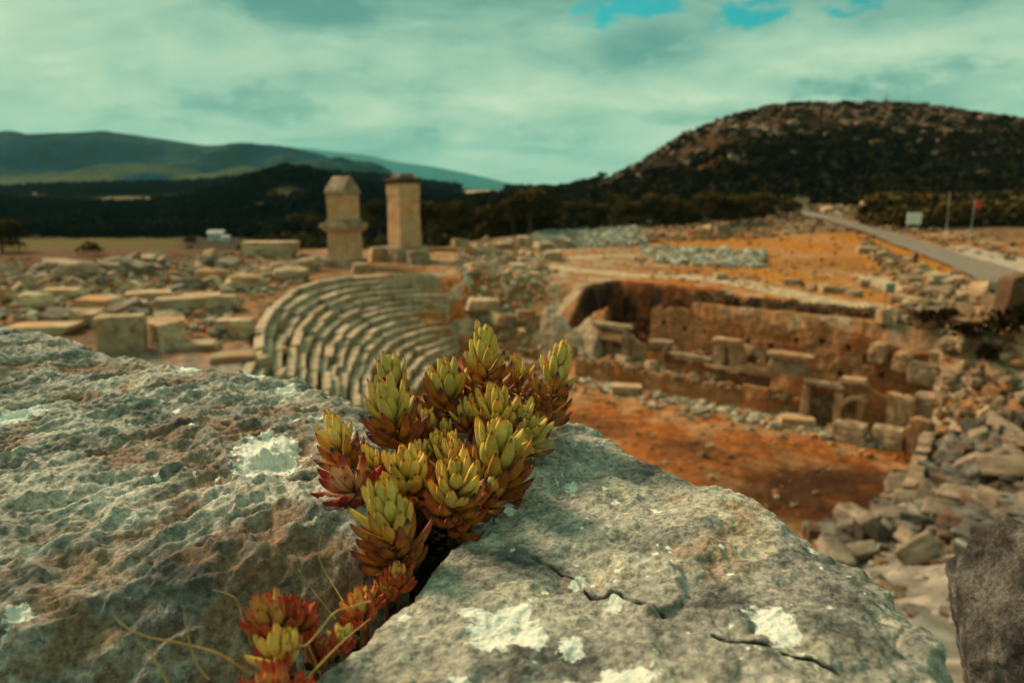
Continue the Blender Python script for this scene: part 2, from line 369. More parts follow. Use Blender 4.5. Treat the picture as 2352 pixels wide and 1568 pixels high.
def colmix(a, b, t): return a + (np.array(b) - a) * np.asarray(t)[..., None]
def ground_col(x, y, z):
    n1 = f2(x, y, 0.22, 4, 31); n2 = f2(x, y, 0.9, 4, 41); n3 = f2(x, y, 0.06, 3, 51)
    c = np.zeros(x.shape + (3,)) + np.array([0.42, 0.205, 0.09])
    c = colmix(c, (0.48, 0.155, 0.035), sm(-0.05, 0.3, n1))
    c = colmix(c, (0.50, 0.40, 0.27), sm(0.0, 0.35, n2) * 0.8)
    c = colmix(c, (0.16, 0.085, 0.04), sm(0.1, 0.5, n1 * 0.6 + n3) * 0.7)
    io0 = polyinfo(x, y, OPOLY)[1].astype(float)
    # left plateau: reddish further out
    lf = sm(-18, -32, x) * sm(50, 75, y)
    c = colmix(c, (0.15, 0.065, 0.028), lf * 0.9)
    # dry field beyond
    c = colmix(c, (0.17, 0.075, 0.032), sm(-6, -14, x) * (1 - sm(70, 84, y)) * (1 - io0) * sm(-0.35, 0.15, n2) * 0.75)
    c = colmix(c, (0.13, 0.10, 0.012), sm(104, 122, y) * (1 - sm(-0.50, -0.46, x / np.maximum(y, 1))) * 0.8)
    c = colmix(c, (0.045, 0.032, 0.015), sm(98, 112, y + 5 * n1) * sm(-0.50, -0.46, x / np.maximum(y, 1)) * sm(0, -10, x) * 0.9)
    # agora, orange dry grass
    ag = sm(14, 22, x) * sm(41, 48, y + 0.35 * (x - 20)) * (1 - sm(92, 105, y)) * (1 - sm(40, 48, x - (y - 50) * 0.35))
    c = colmix(c, (0.54, 0.20, 0.026), ag * (0.40 + 0.5 * sm(-0.3, 0.3, n1 + 0.5 * n2)))
    # orchestra
    dO, iO = polyinfo(x, y, OPOLY)
    io = np.where(iO, 1.0, np.clip(1 - dO / 0.8, 0, 1))
    oc = colmix(np.zeros(x.shape + (3,)) + np.array([0.40, 0.125, 0.030]), (0.46, 0.22, 0.095), sm(-0.1, 0.5, n2 + n1))
    oc = colmix(oc, (0.16, 0.06, 0.022), sm(0.05, 0.4, -n1 + 0.35 * n2) * 0.65)
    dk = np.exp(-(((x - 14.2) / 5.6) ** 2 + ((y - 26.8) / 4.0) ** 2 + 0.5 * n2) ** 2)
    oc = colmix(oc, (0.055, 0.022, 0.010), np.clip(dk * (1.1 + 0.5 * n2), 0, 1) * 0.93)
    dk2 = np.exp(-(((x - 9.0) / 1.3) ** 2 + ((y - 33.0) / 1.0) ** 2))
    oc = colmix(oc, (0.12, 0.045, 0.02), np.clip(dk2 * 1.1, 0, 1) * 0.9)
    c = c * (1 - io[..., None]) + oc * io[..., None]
    for (a, b), (a2, b2), wd_, cc_ in (((478, 735), (480, 850), 0.35, (0.55, 0.17, 0.03)), ((392, 780), (400, 840), 0.3, (0.5, 0.16, 0.04)), ((300, 760), (330, 740), 0.5, (0.5, 0.2, 0.06))):
        p_, q2 = at_z(a, b, ZP), at_z(a2, b2, ZP); d_, _ = polyinfo(x, y, np.array([p_, q2, p_])); c = colmix(c, cc_, 1 - sm(wd_, wd_ * 1.8, d_ + 0.15 * n2))
    # near slope of the cavea, grey stony
    nr = (1 - io) * (1 - sm(24, 34, y)) * sm(-60, -8, x)
    c = colmix(c, (0.37, 0.33, 0.27), nr * 0.9)
    c = colmix(c, (0.20, 0.16, 0.12), nr * sm(0.0, 0.4, n2) * 0.7)
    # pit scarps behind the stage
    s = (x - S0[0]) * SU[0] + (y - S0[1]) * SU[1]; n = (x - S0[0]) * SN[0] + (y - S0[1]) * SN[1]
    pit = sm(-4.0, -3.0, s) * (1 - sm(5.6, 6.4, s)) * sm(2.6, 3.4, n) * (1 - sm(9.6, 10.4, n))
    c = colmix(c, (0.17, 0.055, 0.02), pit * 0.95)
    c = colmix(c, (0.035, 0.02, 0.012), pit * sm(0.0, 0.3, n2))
    # pale trodden paths
    for pts, wd in (([(1060, 590), (1180, 598), (1296, 617), (1443, 632), (1560, 636), (1700, 652), (1900, 690), (2060, 712)], 1.3), ([(1190, 600), (1330, 590), (1480, 585)], 0.9), ([(2000, 640), (2060, 665), (2130, 690), (2170, 705)], 1.5), ([(1120, 560), (1250, 590)], 0.9)):
        P = np.array([at_z(a, b, ZP) for a, b in pts])
        d, _ = polyinfo(x, y, np.vstack([P, P[::-1]]))
        c = colmix(c, (0.62, 0.47, 0.30), (1 - sm(wd * 0.5, wd * 1.3, d + 0.6 * n2)) * 0.9 * (1 - pit) * (1 - io))
    # far ground is covered in dark scrub
    far = sm(112, 135, y + 0.15 * x + 6 * n3) * sm(-20, 10, x); far = np.maximum(far, sm(98, 104, y + 3 * n1) * sm(0.49, 0.53, x / np.maximum(y, 1)))
    c = colmix(c, (0.035, 0.03, 0.014), far * 0.92)
    farl = sm(188, 200, y)
    c = colmix(c, (0.03, 0.032, 0.018), farl)
    return c

ang = np.concatenate([np.arange(-180, -46, 4.0), np.arange(-46, 46.01, 0.14), np.arange(50, 180, 4.0)])
rr = np.concatenate([[0.05, 0.4, 0.9, 1.5], np.arange(2.2, 15, 0.35), np.arange(15, 66, 0.24), np.arange(66, 150, 0.9), np.geomspace(150, 12600, 70)])
A, R_ = np.meshgrid(np.radians(ang), rr, indexing='ij')
gx = R_ * np.sin(A); gy = R_ * np.cos(A); gz = H(gx, gy)
gcol = ground_col(gx, gy, gz)
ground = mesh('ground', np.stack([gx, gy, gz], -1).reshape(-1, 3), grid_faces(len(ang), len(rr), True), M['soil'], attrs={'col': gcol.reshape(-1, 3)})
tag(ground, kind='structure')

# ------------------------------------------------------------------ hills and mountains
def ridge(name, pts, D, dfront, dback, zb, colf, namp, nsc, mat, nu=420, nv=90, power=1.0):
    pts = np.array(pts, float); xs = np.linspace(pts[0, 0], pts[-1, 0], nu); ys = np.interp(xs, pts[:, 0], pts[:, 1])
    ks = 9; ys = np.convolve(np.pad(ys, ks, mode='edge'), np.ones(2 * ks + 1) / (2 * ks + 1), 'valid')
    tv = np.concatenate([np.linspace(0, 1, nv), np.linspace(1, 2, nv // 3)[1:]])
    Dx = np.interp(xs, pts[:, 0], pts[:, 2]) if pts.shape[1] > 2 else np.full(nu, float(D))
    V = np.zeros((nu, len(tv), 3)); hh = np.zeros((nu, len(tv)))
    for i, (a, b, dd) in enumerate(zip(xs, ys, Dx)):
        d = ray(a, b); zr = d[2] / d[1] * dd
        dfr = dd - 132 if dfront is None else dfront
        yy = np.where(tv <= 1, dd - dfr * (1 - tv), dd + dback * (tv - 1))
        pr = np.where(tv <= 1, np.sin(tv * math.pi / 2) ** power, np.cos((tv - 1) * math.pi / 2))
        V[i, :, 0] = d[0] / d[1] * yy; V[i, :, 1] = yy; V[i, :, 2] = zb + (zr - zb) * pr; hh[i] = pr
    n = fbm(V.reshape(-1, 3) * nsc, 5, 7).reshape(hh.shape)
    V[..., 2] += namp * n * np.clip(hh * 3, 0, 1) * (1 - 0.93 * sm(0.5, 0.95, hh))
    col = colf(V[..., 0], V[..., 1], V[..., 2], hh, n)
    o = mesh(name, V.reshape(-1, 3), grid_faces(nu, len(tv)), mat, attrs={'col': col.reshape(-1, 3)})
    tag(o, kind='structure'); return o, V
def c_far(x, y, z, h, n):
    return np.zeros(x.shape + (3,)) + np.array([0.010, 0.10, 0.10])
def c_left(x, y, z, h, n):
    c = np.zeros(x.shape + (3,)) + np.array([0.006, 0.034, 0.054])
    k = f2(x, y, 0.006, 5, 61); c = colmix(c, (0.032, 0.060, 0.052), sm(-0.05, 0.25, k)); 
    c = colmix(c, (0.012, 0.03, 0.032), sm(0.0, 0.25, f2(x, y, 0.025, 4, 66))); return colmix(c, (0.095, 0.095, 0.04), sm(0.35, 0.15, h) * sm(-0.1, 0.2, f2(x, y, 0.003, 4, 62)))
def c_wood(x, y, z, h, n):
    c = np.zeros(x.shape + (3,)) + np.array([0.022, 0.028, 0.018])
    c = c * 0.5; px, py = toimg(x, y, z)
    for a, b, ra, rb, cc in CLEAR: c = colmix(c, cc, sm(1.25, 0.8, ((px - a) / ra) ** 2 + ((py - b) / rb) ** 2 + 0.5 * f2(x, y, 0.05, 3, 72)))
    return c
def toimg(x, y, z):
    cy = -y * -math.sin(PR) * 1.0; dep = y * math.cos(PR) - z * math.sin(PR); up = y * math.sin(PR) + z * math.cos(PR)
    return 1176 + F * x / dep, 784 - F * up / dep
CLEAR = [(300, 460, 75, 9, (0.20, 0.15, 0.09)), (660, 452, 55, 22, (0.055, 0.045, 0.022)), (60, 446, 50, 4, (0.14, 0.12, 0.08)), (590, 470, 20, 8, (0.16, 0.09, 0.04)), (1112, 445, 56, 9, (0.50, 0.36, 0.24))]
def c_hill(x, y, z, h, n):
    k = f2(x, z * 2, 0.03, 5, 81) ; k2 = f2(x, z, 0.12, 4, 82)
    c = np.zeros(x.shape + (3,)) + np.array([0.014, 0.011, 0.006])
    rocky = sm(0.28, 0.44, h + 0.16 * k)
    rc_ = colmix(np.zeros(x.shape + (3,)) + np.array([0.085, 0.045, 0.024]), (0.25, 0.155, 0.10), sm(0.0, 0.28, k2 + 0.4 * f2(x, z, 0.35, 3, 85)))
    rc_ = colmix(rc_, (0.035, 0.022, 0.012), sm(-0.05, 0.25, f2(x, z, 0.06, 4, 83)))
    c = c * (1 - rocky[..., None]) + rc_ * rocky[..., None]
    return colmix(c, (0.25, 0.10, 0.03), sm(0.35, 0.5, f2(x, z, 0.035, 3, 84)) * (1 - rocky) * 0.8)
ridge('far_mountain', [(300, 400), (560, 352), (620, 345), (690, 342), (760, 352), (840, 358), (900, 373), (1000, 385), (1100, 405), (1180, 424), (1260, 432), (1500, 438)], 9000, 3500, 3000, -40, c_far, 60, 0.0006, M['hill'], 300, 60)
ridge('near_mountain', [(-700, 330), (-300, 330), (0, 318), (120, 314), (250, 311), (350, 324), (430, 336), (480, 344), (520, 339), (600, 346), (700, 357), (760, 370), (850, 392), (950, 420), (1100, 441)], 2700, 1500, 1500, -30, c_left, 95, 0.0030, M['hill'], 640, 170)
WOOD = [(-700, 445), (0, 438), (120, 432), (300, 428), (450, 425), (540, 418), (600, 405), (640, 396), (690, 392), (740, 404), (870, 412), (960, 425), (1100, 436), (1300, 438), (1500, 437)]
_, WV2 = ridge('wooded_hill', WOOD, 760, 330, 250, -24, c_wood, 6, 0.010, M['hill'], 420, 80, 1.0)
WOODN = [(-700, 476), (0, 466), (150, 474), (300, 476), (420, 468), (490, 448), (560, 428), (620, 404), (655, 394), (690, 391), (715, 406), (800, 428), (950, 452), (1100, 462), (1400, 470)]
_, WV = ridge('wooded_hill', WOODN, 400, 190, 150, -18, c_wood, 4, 0.015, M['hill'], 420, 70, 1.0)
HILLP = [(a_, b_ + 11, c_) for a_, b_, c_ in [(1080, 446, 260), (1180, 440, 260), (1250, 432, 270), (1300, 426, 290), (1400, 402, 320), (1480, 362, 340), (1560, 313, 350), (1620, 288, 350), (1680, 267, 350), (1760, 246, 350), (1830, 239, 350), (1900, 242, 350), (2000, 241, 340), (2050, 239, 330), (2150, 248, 320), (2250, 262, 310), (2352, 276, 300), (2700, 320, 290), (3200, 380, 290)]]
_, HV = ridge('rocky_hill', HILLP, 340, None, 160, -7.5, c_hill, 7.0, 0.035, M['hill'], 700, 150, 1.35)

# ------------------------------------------------------------------ foliage builders
rng = np.random.default_rng(11)
def leafcloud(centers, radii, per, size, seedshape=None, rg=None, shell=0.55):
    """quads spread through blobs; returns V (n*4,3), faces, blob index per vertex"""
    rg = rg or rng; n = len(centers); tot = n * per
    d = rg.normal(size=(tot, 3)); d /= np.linalg.norm(d, axis=1)[:, None]; d[:, 2] = np.where(d[:, 2] < -0.35, -d[:, 2], d[:, 2])
    r = shell + (1 - shell) * rg.random(tot) ** 0.6
    ci = np.repeat(np.arange(n), per); c = np.asarray(centers)[ci]; ra = np.asarray(radii)[ci]
    if ra.ndim == 1: ra = np.stack([ra, ra, ra * 0.85], 1)
    p = c + d * r[:, None] * ra
    nrm = d + rg.normal(size=(tot, 3)) * 0.7; nrm /= np.linalg.norm(nrm, axis=1)[:, None]
    a = np.cross(nrm, rg.normal(size=(tot, 3))); a /= np.linalg.norm(a, axis=1)[:, None]; b = np.cross(nrm, a)
    s = (size * (0.6 + 0.8 * rg.random(tot)))[:, None] * (ra.mean(1)[:, None])
    q = np.stack([p - a * s, p + b * s * 0.6, p + a * s, p - b * s * 0.6], 1).reshape(-1, 3)
    f = np.arange(tot * 4).reshape(-1, 4)
    return q, f, np.repeat(ci, 4)
def fcol(base, var, idx, n, rg=None):
    rg = rg or rng
    k = rg.random((n, 1)); c = np.asarray(base[0]) * (1 - k) + np.asarray(base[1]) * k; c = c * (1 + var * (rg.random((n, 1)) - 0.5) * 2)
    m = len(idx) // 4; j = 1 + 0.5 * (rg.random(m) - 0.5)
    return c[idx] * np.repeat(j, 4)[:, None]
GREENS = ((0.016, 0.013, 0.005), (0.085, 0.052, 0.014))
# tree meshes (unit height about 1)
def tree_meshes(k, rg):
    nl = 9; c = np.zeros((nl, 3)); a = rg.random(nl) * 6.28; rd = rg.random(nl) ** 0.5 * 0.30
    c[:, 0] = np.cos(a) * rd; c[:, 1] = np.sin(a) * rd; c[:, 2] = 0.42 + rg.random(nl) * 0.38 - rd * 0.3
    r = 0.17 + 0.10 * rg.random(nl)
    q, f, ix = leafcloud(c, r, 170, 0.17, rg=rg)
    col = fcol(GREENS, 0.3, ix, nl, rg)
    crown = bpy.data.meshes.new('crown'); o = mesh('crown', q, f, M['leaf'], smooth=False, attrs={'col': col}); me = o.data
    bpy.data.objects.remove(o); bpy.data.meshes.remove(crown)
    V = []; Fc = []
    def limb(p0, p1, r0, r1, seg=6):
        p0 = np.array(p0, float); p1 = np.array(p1, float); d = p1 - p0; d /= np.linalg.norm(d); a = np.cross(d, (0.3, 1, 0.1)); a /= np.linalg.norm(a); b = np.cross(d, a); s0 = len(V)
        for p, r_ in ((p0, r0), (p1, r1)):
            for i in range(seg):
                t = i / seg * 6.283; V.append(p + (a * math.cos(t) + b * math.sin(t)) * r_)
        for i in range(seg): Fc.append([s0 + i, s0 + (i + 1) % seg, s0 + seg + (i + 1) % seg, s0 + seg + i])
    limb((0, 0, -0.03), (0.02, 0.01, 0.35), 0.035, 0.024)
    for i in range(4): limb((0.02, 0.01, 0.30), c[i] * 0.9, 0.018, 0.006)
    o = mesh('trunk', np.array(V), np.array(Fc), M['bark']); me2 = o.data; bpy.data.objects.remove(o)
    return me, me2
TREES = [tree_meshes(i, np.random.default_rng(100 + i)) for i in range(5)]
def place_tree(x, y, h, label, group, wide=1.0, name='tree', z=None):
    k = random.randrange(len(TREES)); e = empty(name, (x, y, float(H(np.array([x]), np.array([y]))[0]) - 0.05 if z is None else z), random.random() * 6.28)
    e.scale = (h * wide, h * wide, h)
    for nm, me in zip(('crown', 'trunk'), TREES[k]):
        o = bpy.data.objects.new(nm, me); C.objects.link(o); o.parent = e
    tag(e, label, 'tree', group); return e
random.seed(5)
# row of olive-like trees behind the tombs (measured positions: x, base y, top y)
TL = [(700, 548, 490), (735, 556, 500), (872, 560, 470), (905, 552, 462), (988, 570, 468), (1020, 562, 470), (1058, 556, 478), (1100, 548, 466), (1140, 545, 470), (1180, 540, 462), (1215, 540, 438), (1250, 532, 462), (1290, 528, 470), (1330, 524, 462), (1370, 524, 470), (1412, 520, 455), (1450, 522, 466), (1490, 518, 450), (1530, 520, 455), (1575, 518, 462), (1620, 520, 448), (1665, 516, 452), (1700, 512, 458)]
for i, (a, b, t) in enumerate(TL):
    p = hit(a, b); h = (b - t) * p[1] / F * 1.22
    lab = {3: 'dark olive tree between the two pillar tombs', 4: 'dark bushy tree just right of the tall square pillar tomb', 10: 'tallest round tree in the dark row, right of the pillar tombs'}.get(i, 'dark olive tree in the row along the far edge of the ruins')
    place_tree(p[0], p[1], h, lab, None if i in (3, 4, 10) else 'dark trees along the far edge of the ruins', 1.15)
for a, b, t, lab in ((1735, 500, 440, 'round dark tree left of the dirt track at the hill foot'), (1808, 508, 455, 'dark round tree between dirt track and start of the road'), (6, 580, 500, 'dark tree cut by the left frame edge')):
    p = hit(a, b); place_tree(p[0], p[1], (b - t) * p[1] / F * 1.05, lab, None, 1.3)

def surf_pick(V, n, tlo, thi, ulo=0, uhi=1, rg=rng):
    nu, nv = V.shape[:2]; nvf = int(nv * 0.74)
    i = (ulo + rg.random(n) * (uhi - ulo)) * (nu - 1); j = (tlo + rg.random(n) * (thi - tlo)) * nvf
    i = np.clip(i.astype(int), 0, nu - 1); j = np.clip(j.astype(int), 0, nv - 1); return V[i, j]
# shrubs one can tell apart on the rocky hill: individuals
def shrub_mesh(i, rg):
    nl = 5; c = rg.normal(size=(nl, 3)) * 0.28; c[:, 2] = 0.25 + np.abs(c[:, 2]) * 0.5; r = 0.3 + 0.2 * rg.random(nl)
    q, f, ix = leafcloud(c, r, 70, 0.2, rg=rg); o = mesh('shrub', q, f, M['leaf'], smooth=False, attrs={'col': fcol(GREENS, 0.3, ix, nl, rg) * 0.4}); me = o.data; bpy.data.objects.remove(o); return me
SHR = [shrub_mesh(i, np.random.default_rng(300 + i)) for i in range(4)]
rg1 = np.random.default_rng(77)
P = surf_pick(HV, 190, 0.34, 0.99, 0.10, 0.70, rg1)
for p in P:
    o = bpy.data.objects.new('shrub', SHR[rg1.integers(4)]); C.objects.link(o); s = 1.3 + 2.2 * rg1.random() ** 2
    o.location = (p[0], p[1], p[2] - 0.3); o.scale = (s, s, s * 0.9); o.rotation_euler = (0, 0, rg1.random() * 6)
    tag(o, 'dark shrub on the bare rocky upper slope of the hill', 'shrub', 'shrubs dotted over the rocky hilltop')
for a_, b_, w_, lab in ((40, 576, 62, 'low round bush at the far left edge of the field'), (222, 586, 54, 'dark round bush standing before the yellow field')):
    p = hit(a_, b_); o = bpy.data.objects.new('shrub', SHR[1]); C.objects.link(o); k_ = w_ * p[1] / F / 1.25; o.location = tuple(p); o.scale = (k_, k_, k_ * 0.8); tag(o, lab, 'shrub')
# skyline trees
for a, b, hgt in ((1382, 402, 26), (1300, 426, 12), (1765, 248, 12), (2270, 265, 22), (2330, 272, 12), (1560, 310, 8)):
    i = np.interp(a, [q[0] for q in HILLP], [q[2] for q in HILLP]); p = at_Y(a, b + 14, i)
    place_tree(p[0], p[1], hgt * i / F, 'small dark tree standing out on the hill skyline', 'small trees on the hill skyline', 1.0, z=p[2] - 0.5)
# the dense scrub and woods: stuff
rg2 = np.random.default_rng(78)
P = np.vstack([surf_pick(HV, 3600, 0.0, 0.33, 0.0, 0.8, rg2), surf_pick(HV, 900, 0.31, 0.46, 0.05, 0.8, rg2), surf_pick(HV, 900, 0.3, 0.99, 0.0, 0.14, rg2), surf_pick(HV, 2600, 0.34, 0.99, 0.1, 0.8, rg2)])
ix_, iy_ = toimg(P[:, 0], P[:, 1], P[:, 2]); hr = (ix_ > 1400) & (ix_ < 1720) & (np.arange(len(P)) < 4500) & (iy_ < 400); P = P[~(hr & (rg2.random(len(P)) < 0.85))]
rs = 1.3 + 1.7 * rg2.random(len(P)); rs[-2600:] = 0.4 + 1.3 * rg2.random(2600) ** 2; P = P + np.array([0, 0, 0.2])
q, f, ix = leafcloud(P, rs, 46, 0.28, rg=rg2)
tag(mesh('hillside_scrub', q, f, M['leaf'], smooth=False, attrs={'col': fcol(((0.008, 0.008, 0.004), (0.030, 0.022, 0.008)), 0.4, ix, len(P), rg2)}), 'dense dark scrub covering the lower hillside', 'scrub', kind='stuff')
P = np.vstack([surf_pick(WV, 3600, 0.0, 1.0, 0.0, 1.0, rg2), surf_pick(WV2, 2600, 0.5, 1.0, 0.0, 1.0, rg2)]); ix_, iy_ = toimg(P[:, 0], P[:, 1], P[:, 2]); kp = np.ones(len(P), bool)
for a, b, ra, rb, cc in CLEAR: kp &= (((ix_ - a) / ra) ** 2 + ((iy_ - b) / (rb if a != 1112 else 26)) ** 2 > 1.1) | ((rg2.random(len(P)) < 0.12) & (a != 1112))
P = P[kp]; rs = 2.2 + 2.8 * rg2.random(len(P)); rs = rs * np.where(P[:, 1] > 420, 1.4, 1.0)
q, f, ix = leafcloud(P + np.array([0, 0, 1.0]), rs, 34, 0.30, rg=rg2)
tag(mesh('valley_wood', q, f, M['leaf'], smooth=False, attrs={'col': fcol(((0.004, 0.007, 0.006), (0.009, 0.011, 0.008)), 0.2, ix, len(P), rg2)}), 'dark wood filling the valley and low hills on the left', 'wood', kind='stuff')
# belt of scrub at the foot of the hill and of the valley, on the ground sheet
n = 1500; yy = 118 + 95 * rg2.random(n) ** 1.3; xx = (-0.12 + 0.95 * rg2.random(n)) * yy
k = (xx / yy < 0.42) | (rg2.random(n) < 0.6); k &= ~((xx > 44) & (yy < 150)); xx, yy = xx[k], yy[k]; y3 = 101 + 60 * rg2.random(650); x3 = y3 * (0.52 + 0.42 * rg2.random(650)); xx = np.r_[xx, x3]; yy = np.r_[yy, y3]
P = np.stack([xx, yy, H(xx, yy) + 0.5], 1); q, f, ix = leafcloud(P, 1.3 + 1.8 * rg2.random(len(P)), 60, 0.24, rg=rg2)
tag(mesh('foot_scrub', q, f, M['leaf'], smooth=False, attrs={'col': fcol(GREENS, 0.4, ix, len(P), rg2)}), 'belt of dark bushes between ruins and hill foot', 'scrub', kind='stuff')
n = 420; yy = 112 + 80 * rg2.random(n); xx = (-0.47 + 0.36 * rg2.random(n)) * yy
P = np.stack([xx, yy, H(xx, yy) + 0.3], 1); k = ~((np.abs(xx / yy + 0.43) < 0.035)); P = P[k]; q, f, ix = leafcloud(P, 0.8 + 1.5 * rg2.random(len(P)), 60, 0.24, rg=rg2)
tag(mesh('plateau_edge_scrub', q, f, M['leaf'], smooth=False, attrs={'col': fcol(GREENS, 0.4, ix, len(P), rg2)}), 'dark bushes between the left ruins and the valley', 'scrub', kind='stuff')
n = 1300; yy = 192 + 110 * rg2.random(n); xx = (-0.85 + 0.8 * rg2.random(n)) * yy
P = np.stack([xx, yy, H(xx, yy) + 0.8], 1); q, f, ix = leafcloud(P, 2.0 + 2.2 * rg2.random(len(P)), 60, 0.24, rg=rg2)
tag(mesh('valley_scrub', q, f, M['leaf'], smooth=False, attrs={'col': fcol(((0.007, 0.009, 0.006), (0.018, 0.018, 0.008)), 0.3, ix, len(P), rg2)}), 'dark thicket on the valley floor beyond the yellow field', 'scrub', kind='stuff')

n = 2300; Pq = surf_pick(HV, n, 0.27, 0.97, 0.0, 0.8, rg2)
HILLROCKS = (Pq, 0.5 + 2.2 * rg2.random(n) ** 3)
# ------------------------------------------------------------------ stone shapes
def rock_geo(seed, sq=0.8, amp=0.12, n=9):
    """a worn block filling about [-0.5,0.5]^3"""
    V = []; Fc = []
    g = np.linspace(-1, 1, n)
    for ax in range(3):
        for sg in (-1, 1):
            s0 = len(V)
            for i in g:
                for j in g:
                    p = [0, 0, 0]; p[ax] = sg; p[(ax + 1) % 3] = i; p[(ax + 2) % 3] = j * sg; V.append(p)
            for i in range(n - 1):
                for j in range(n - 1):
                    a = s0 + i * n + j; Fc.append([a, a + n, a + n + 1, a + 1])
    V = np.array(V, float)
    sph = V / np.linalg.norm(V, axis=1)[:, None]
    cor = np.linalg.norm(V, axis=1)[:, None]; V = V * sq + sph * 1.22 * (1 - sq)
    rg = np.random.default_rng(seed); off = rg.random(3) * 90
    V = V * (1 + rg.uniform(-0.14, 0.14, 3) * np.roll(V, 1, 1))       # skewed faces
    V = V + sph * amp * (fbm(V * 1.3 + off, 3, seed)[:, None] * 1.1 + 0.35 * fbm(V * 4 + off, 2, seed + 3)[:, None])
    V *= 0.5
    key = {}; idx = np.zeros(len(V), int); out = []
    P0 = []
    for i, v in enumerate(V):
        k = tuple(np.round(v, 4))
        if k not in key: key[k] = len(out); out.append(v)
        idx[i] = key[k]
    return np.array(out), idx[np.array(Fc)]
def rock_data(seed, sq, amp, mat, n=9, smooth=True):
    V, f = rock_geo(seed, sq, amp, n); o = mesh('block', V, f, mat, smooth=smooth); me = o.data; bpy.data.objects.remove(o); return me
BL = [rock_data(s, 0.90, 0.10, M['block'], smooth=False) for s in range(7)]
BG = [rock_data(20 + s, 0.78, 0.16, M['grey']) for s in range(7)]
BO = [rock_data(40 + s, 0.35, 0.30, M['block']) for s in range(5)]
DRUM = None
def block(pos, size, rot, label, group=None, lib=None, name='stone_block', cat='stone block', sink=0.12, tilt=(0, 0)):
    lib = lib or BL; o = bpy.data.objects.new(name, random.choice(lib)); C.objects.link(o)
    o.scale = size; o.rotation_euler = (tilt[0], tilt[1], rot); o.location = (pos[0], pos[1], pos[2] + size[2] * (0.5 - sink))
    tag(o, label, cat, group); return o
ROADP = np.array([hit(1790, 480), hit(1850, 492), hit(1930, 512), hit(2020, 538), hit(2110, 570), hit(2200, 602), hit(2290, 636), hit(2420, 700), hit(2480, 645), hit(2330, 605), hit(2240, 588), hit(2150, 572)])
def off_road(x, y):
    d, i = polyinfo(np.asarray(x, float), np.asarray(y, float), ROADP); d2, _ = polyinfo(np.asarray(x, float), np.asarray(y, float), np.vstack([ROADP[:8], ROADP[:8][::-1]])); return (d2 > 2.2) & ~i
def zone(n, quad, szr, label, group, lib, flat=(0.5, 0.9), seed=1, cat='stone block', name='stone_block', dens=0.0, tilt=0.15, zpl=ZP, sink=0.18, rotb=None):
    """quad: four measured corners on the ground"""
    rg = np.random.default_rng(seed); random.seed(seed); q = [at_z(a, b, zpl) for a, b in quad]
    for i in range(n):
        u, v = rg.random(2); p = (q[0] * (1 - u) + q[1] * u) * (1 - v) + (q[3] * (1 - u) + q[2] * u) * v
        z = float(H(np.array([p[0]]), np.array([p[1]]))[0]); s = rg.uniform(*szr)
        if not off_road([p[0]], [p[1]])[0]: continue
        s = s * (0.8 + 0.5 * rg.random())
        block((p[0], p[1], z), (s * rg.uniform(0.8, 1.6), s * rg.uniform(0.6, 1.0), s * rg.uniform(*flat)), (rg.random() * 6.28 if rotb is None else rotb + rg.normal() * 0.2), label, group, lib, name, cat, sink, (rg.normal() * tilt, rg.normal() * tilt))

# rubble too small to count: one mesh of small stones
def rubble(name, pts, sizes, cols, label, seed):
    rg = np.random.default_rng(seed); V0 = []; fs = []
    protos = [rock_geo(900 + i, 0.6, 0.3, 3) for i in range(5)]; off = 0; allc = []
    for p, s, c in zip(pts, sizes, cols):
        v, f = protos[rg.integers(5)]; a = rg.random() * 6.28; ca, sa = math.cos(a), math.sin(a); b = rg.normal() * 0.25
        sv = v * s * np.array([rg.uniform(0.8, 1.6), rg.uniform(0.7, 1.1), rg.uniform(0.5, 0.9)])
        sv = np.stack([sv[:, 0] * ca - sv[:, 1] * sa, sv[:, 0] * sa + sv[:, 1] * ca, sv[:, 2] + b * sv[:, 0]], 1)
        V0.append(sv + p + np.array([0, 0, s * 0.22])); fs.append(f + off); off += len(v); allc.append(np.repeat(c[None], len(v), 0))
    o = mesh(name, np.vstack(V0), np.vstack(fs), M['rubble'], smooth=False, attrs={'col': np.vstack(allc)})
    tag(o, label, 'rubble', kind='stuff'); return o
def quadpts(n, quad, rg, zpl=ZP, grade=1.0):
    q = [at_z(a, b, zpl) for a, b in quad]; u = rg.random(n)[:, None]; v = (rg.random(n) ** grade)[:, None]
    p = (q[0] * (1 - u) + q[1] * u) * (1 - v) + (q[3] * (1 - u) + q[2] * u) * v
    p = p[off_road(p[:, 0], p[:, 1])]; p[:, 2] = H(p[:, 0], p[:, 1]); return p
def rcols(n, rg, a=(0.60, 0.50, 0.35), b=(0.27, 0.22, 0.16), c=(0.48, 0.24, 0.11)):
    k = rg.random((n, 1)); r = np.array(a) * k + np.array(b) * (1 - k); m = rg.random((n, 1)) < 0.25
    return np.where(m, np.array(c), r)
rg3 = np.random.default_rng(31)
pp = [quadpts(3000, ((560, 600), (-200, 610), (-200, 720), (520, 790)), rg3), quadpts(600, ((400, 580), (760, 590), (700, 650), (560, 700)), rg3),
      quadpts(900, ((1040, 590), (1260, 590), (1250, 700), (1090, 700)), rg3), quadpts(600, ((1080, 545), (1260, 545), (1300, 600), (1050, 590)), rg3)]
pts = np.vstack(pp); rubble('rubble', pts, 0.12 + 0.38 * rg3.random(len(pts)) ** 2, rcols(len(pts), rg3), 'scattered small stones around and left of the theatre', 1)
pp = [quadpts(1500, ((1223, 541), (1470, 536), (1490, 566), (1240, 570)), rg3), quadpts(1400, ((1472, 570), (1753, 585), (1752, 622), (1510, 602)), rg3)]
